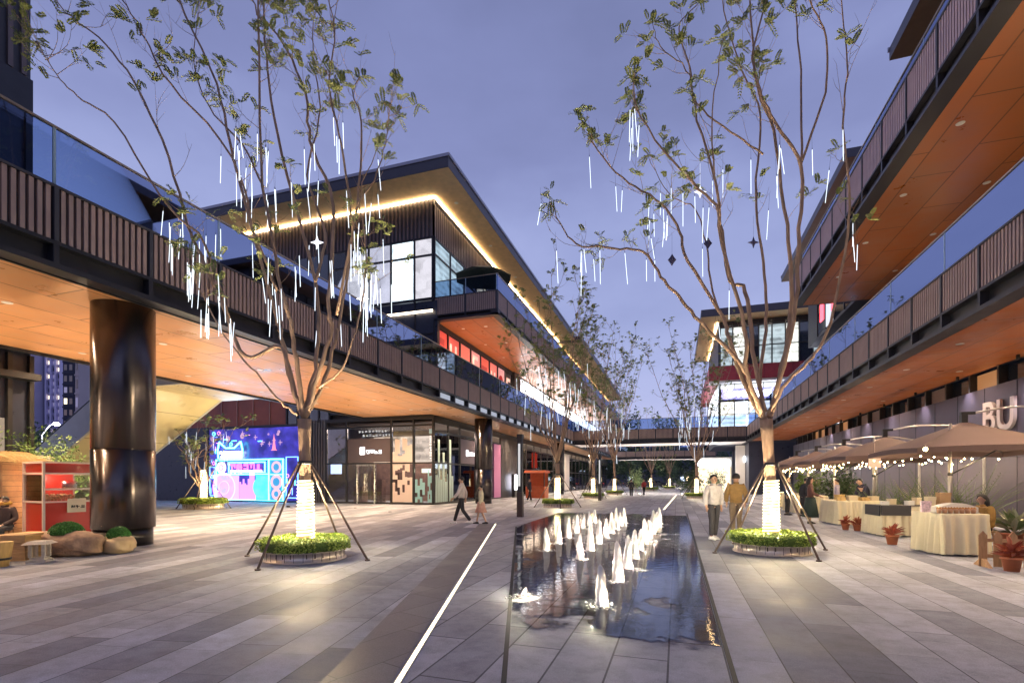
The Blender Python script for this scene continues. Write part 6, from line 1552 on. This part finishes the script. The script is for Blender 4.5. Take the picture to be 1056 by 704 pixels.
Mst=mat('boulder_stone',(.36,.235,.15),.75,noise=.4,nscale=5,bump=1,bscale=14)
def mossball(r,x,y,z,R_,h,seed):
    rg=random.Random(seed); MB().lathe([(R_*.95,0),(R_*.8,h*.55),(R_*.4,h*.9),(.0001,h*.95)],(x,y,z),20).build('moss_core',mat('moss_core',(.03,.12,.02),.9),r)
    m=MB()
    for i in range(1500):
        a=rg.uniform(0,6.28); t=rg.random(); rr=R_*math.sqrt(t); q=Vector((x+rr*math.cos(a),y+rr*math.sin(a),z+h*math.sqrt(max(0,1-t))*(1+.08*math.sin(7*a)))); u=Vector((rg.gauss(0,1),rg.gauss(0,1),rg.gauss(0,1))).normalized()*.02; v=Vector((rg.gauss(0,1),rg.gauss(0,1),rg.gauss(0,1))).normalized()*.012; m.poly([q-u,q+v,q+u,q-v])
    m.build('moss',M_moss,r)
bo=boulder(75,10.35,1.22,.72,.50,'long brown boulder planter with a mossy mound beside the lantern',3,Mst,'boulder_planter'); mossball(bo,-.12,0,.44,.30,.24,1)
bw=boulder(122.5,10.75,.60,.56,.36,'round pale stone bowl with a green moss ball by the steel column',8,mat('bowl_stone',(.55,.40,.22),.6,noise=.15,nscale=6),'stone_bowl'); mossball(bw,0,0,.32,.22,.22,2)
# stone lantern
p=at(41,495,9.55); la=root('stone_lantern',(p.x,p.y,0),'small white stone lantern in front of the boulder planter','lantern',rz=YAW+R(20))
Mls=mat('lantern_stone',(.52,.47,.40),.7,noise=.2,nscale=10,bump=.6,bscale=40)
MB().box(-.15,.15,-.15,.15,0,.05).box(-.11,.11,-.11,.11,.051,.09).build('foot',Mls,la)
m=MB()
for sx_ in (-1,1):
    for sy_ in (-1,1): m.box(sx_*.10-.025,sx_*.10+.025,sy_*.10-.025,sy_*.10+.025,.091,.34)
for s in (-1,1): m.box(-.01,.01,s*.09-.006,s*.09+.006,.091,.34); m.box(s*.09-.006,s*.09+.006,-.01,.01,.091,.34)
m.build('lantern_frame',Mls,la)
MB().hexa([(-.20,-.20,.341),(.20,-.20,.341),(.20,.20,.341),(-.20,.20,.341)],[(-.13,-.13,.40),(.13,-.13,.40),(.13,.13,.40),(-.13,.13,.40)]).build('roof_slab',Mls,la)
# crates and tub
def crate(px,d,a,b,h,label,rz,seed):
    p=at(px,495,d); r=root('wooden_crate',(p.x,p.y,0),label,'crate','wooden crates at the left edge',rz=YAW+rz); mt=mat('crate_wood',(.50,.31,.13),.6,noise=.3,nscale=4,stretch=(1,1,8))
    for k in range(4):
        z=k*h/4
        MB().box(-a/2,a/2,-b/2,-b/2+.02,z+.006,z+h/4-.006).build('slat',mt,r); MB().box(-a/2,a/2,b/2-.02,b/2,z+.006,z+h/4-.006).build('slat',mt,r)
        MB().box(-a/2,-a/2+.02,-b/2+.021,b/2-.021,z+.006,z+h/4-.006).build('slat',mt,r); MB().box(a/2-.02,a/2,-b/2+.021,b/2-.021,z+.006,z+h/4-.006).build('slat',mt,r)
    MB().box(-a/2-.03,a/2+.03,-b/2-.03,b/2+.03,h,h+.035).build('lid',mt,r)
    return r
crate(19,9.75,.50,.42,.47,'wooden slatted crate with lid beside the stone lantern',R(10),1)
crate(30,10.7,.5,.45,.40,'wooden slatted crate partly behind the stone lantern',R(-8),2)
p=at(-1,495,9.0); tb=root('wooden_tub',(p.x,p.y,0),'yellow-brown wooden tub cut off by the left picture edge','tub')
MB().lathe([(.13,0),(.19,.44),(.17,.44),(.0001,.40)],n=18).build('tub',mat('tub_wood',(.55,.36,.12),.6,noise=.2,stretch=(8,8,1)),tb); MB().lathe([(.155,.12),(.165,.12),(.17,.16),(.16,.16)],n=18).build('hoop',M_black,tb)
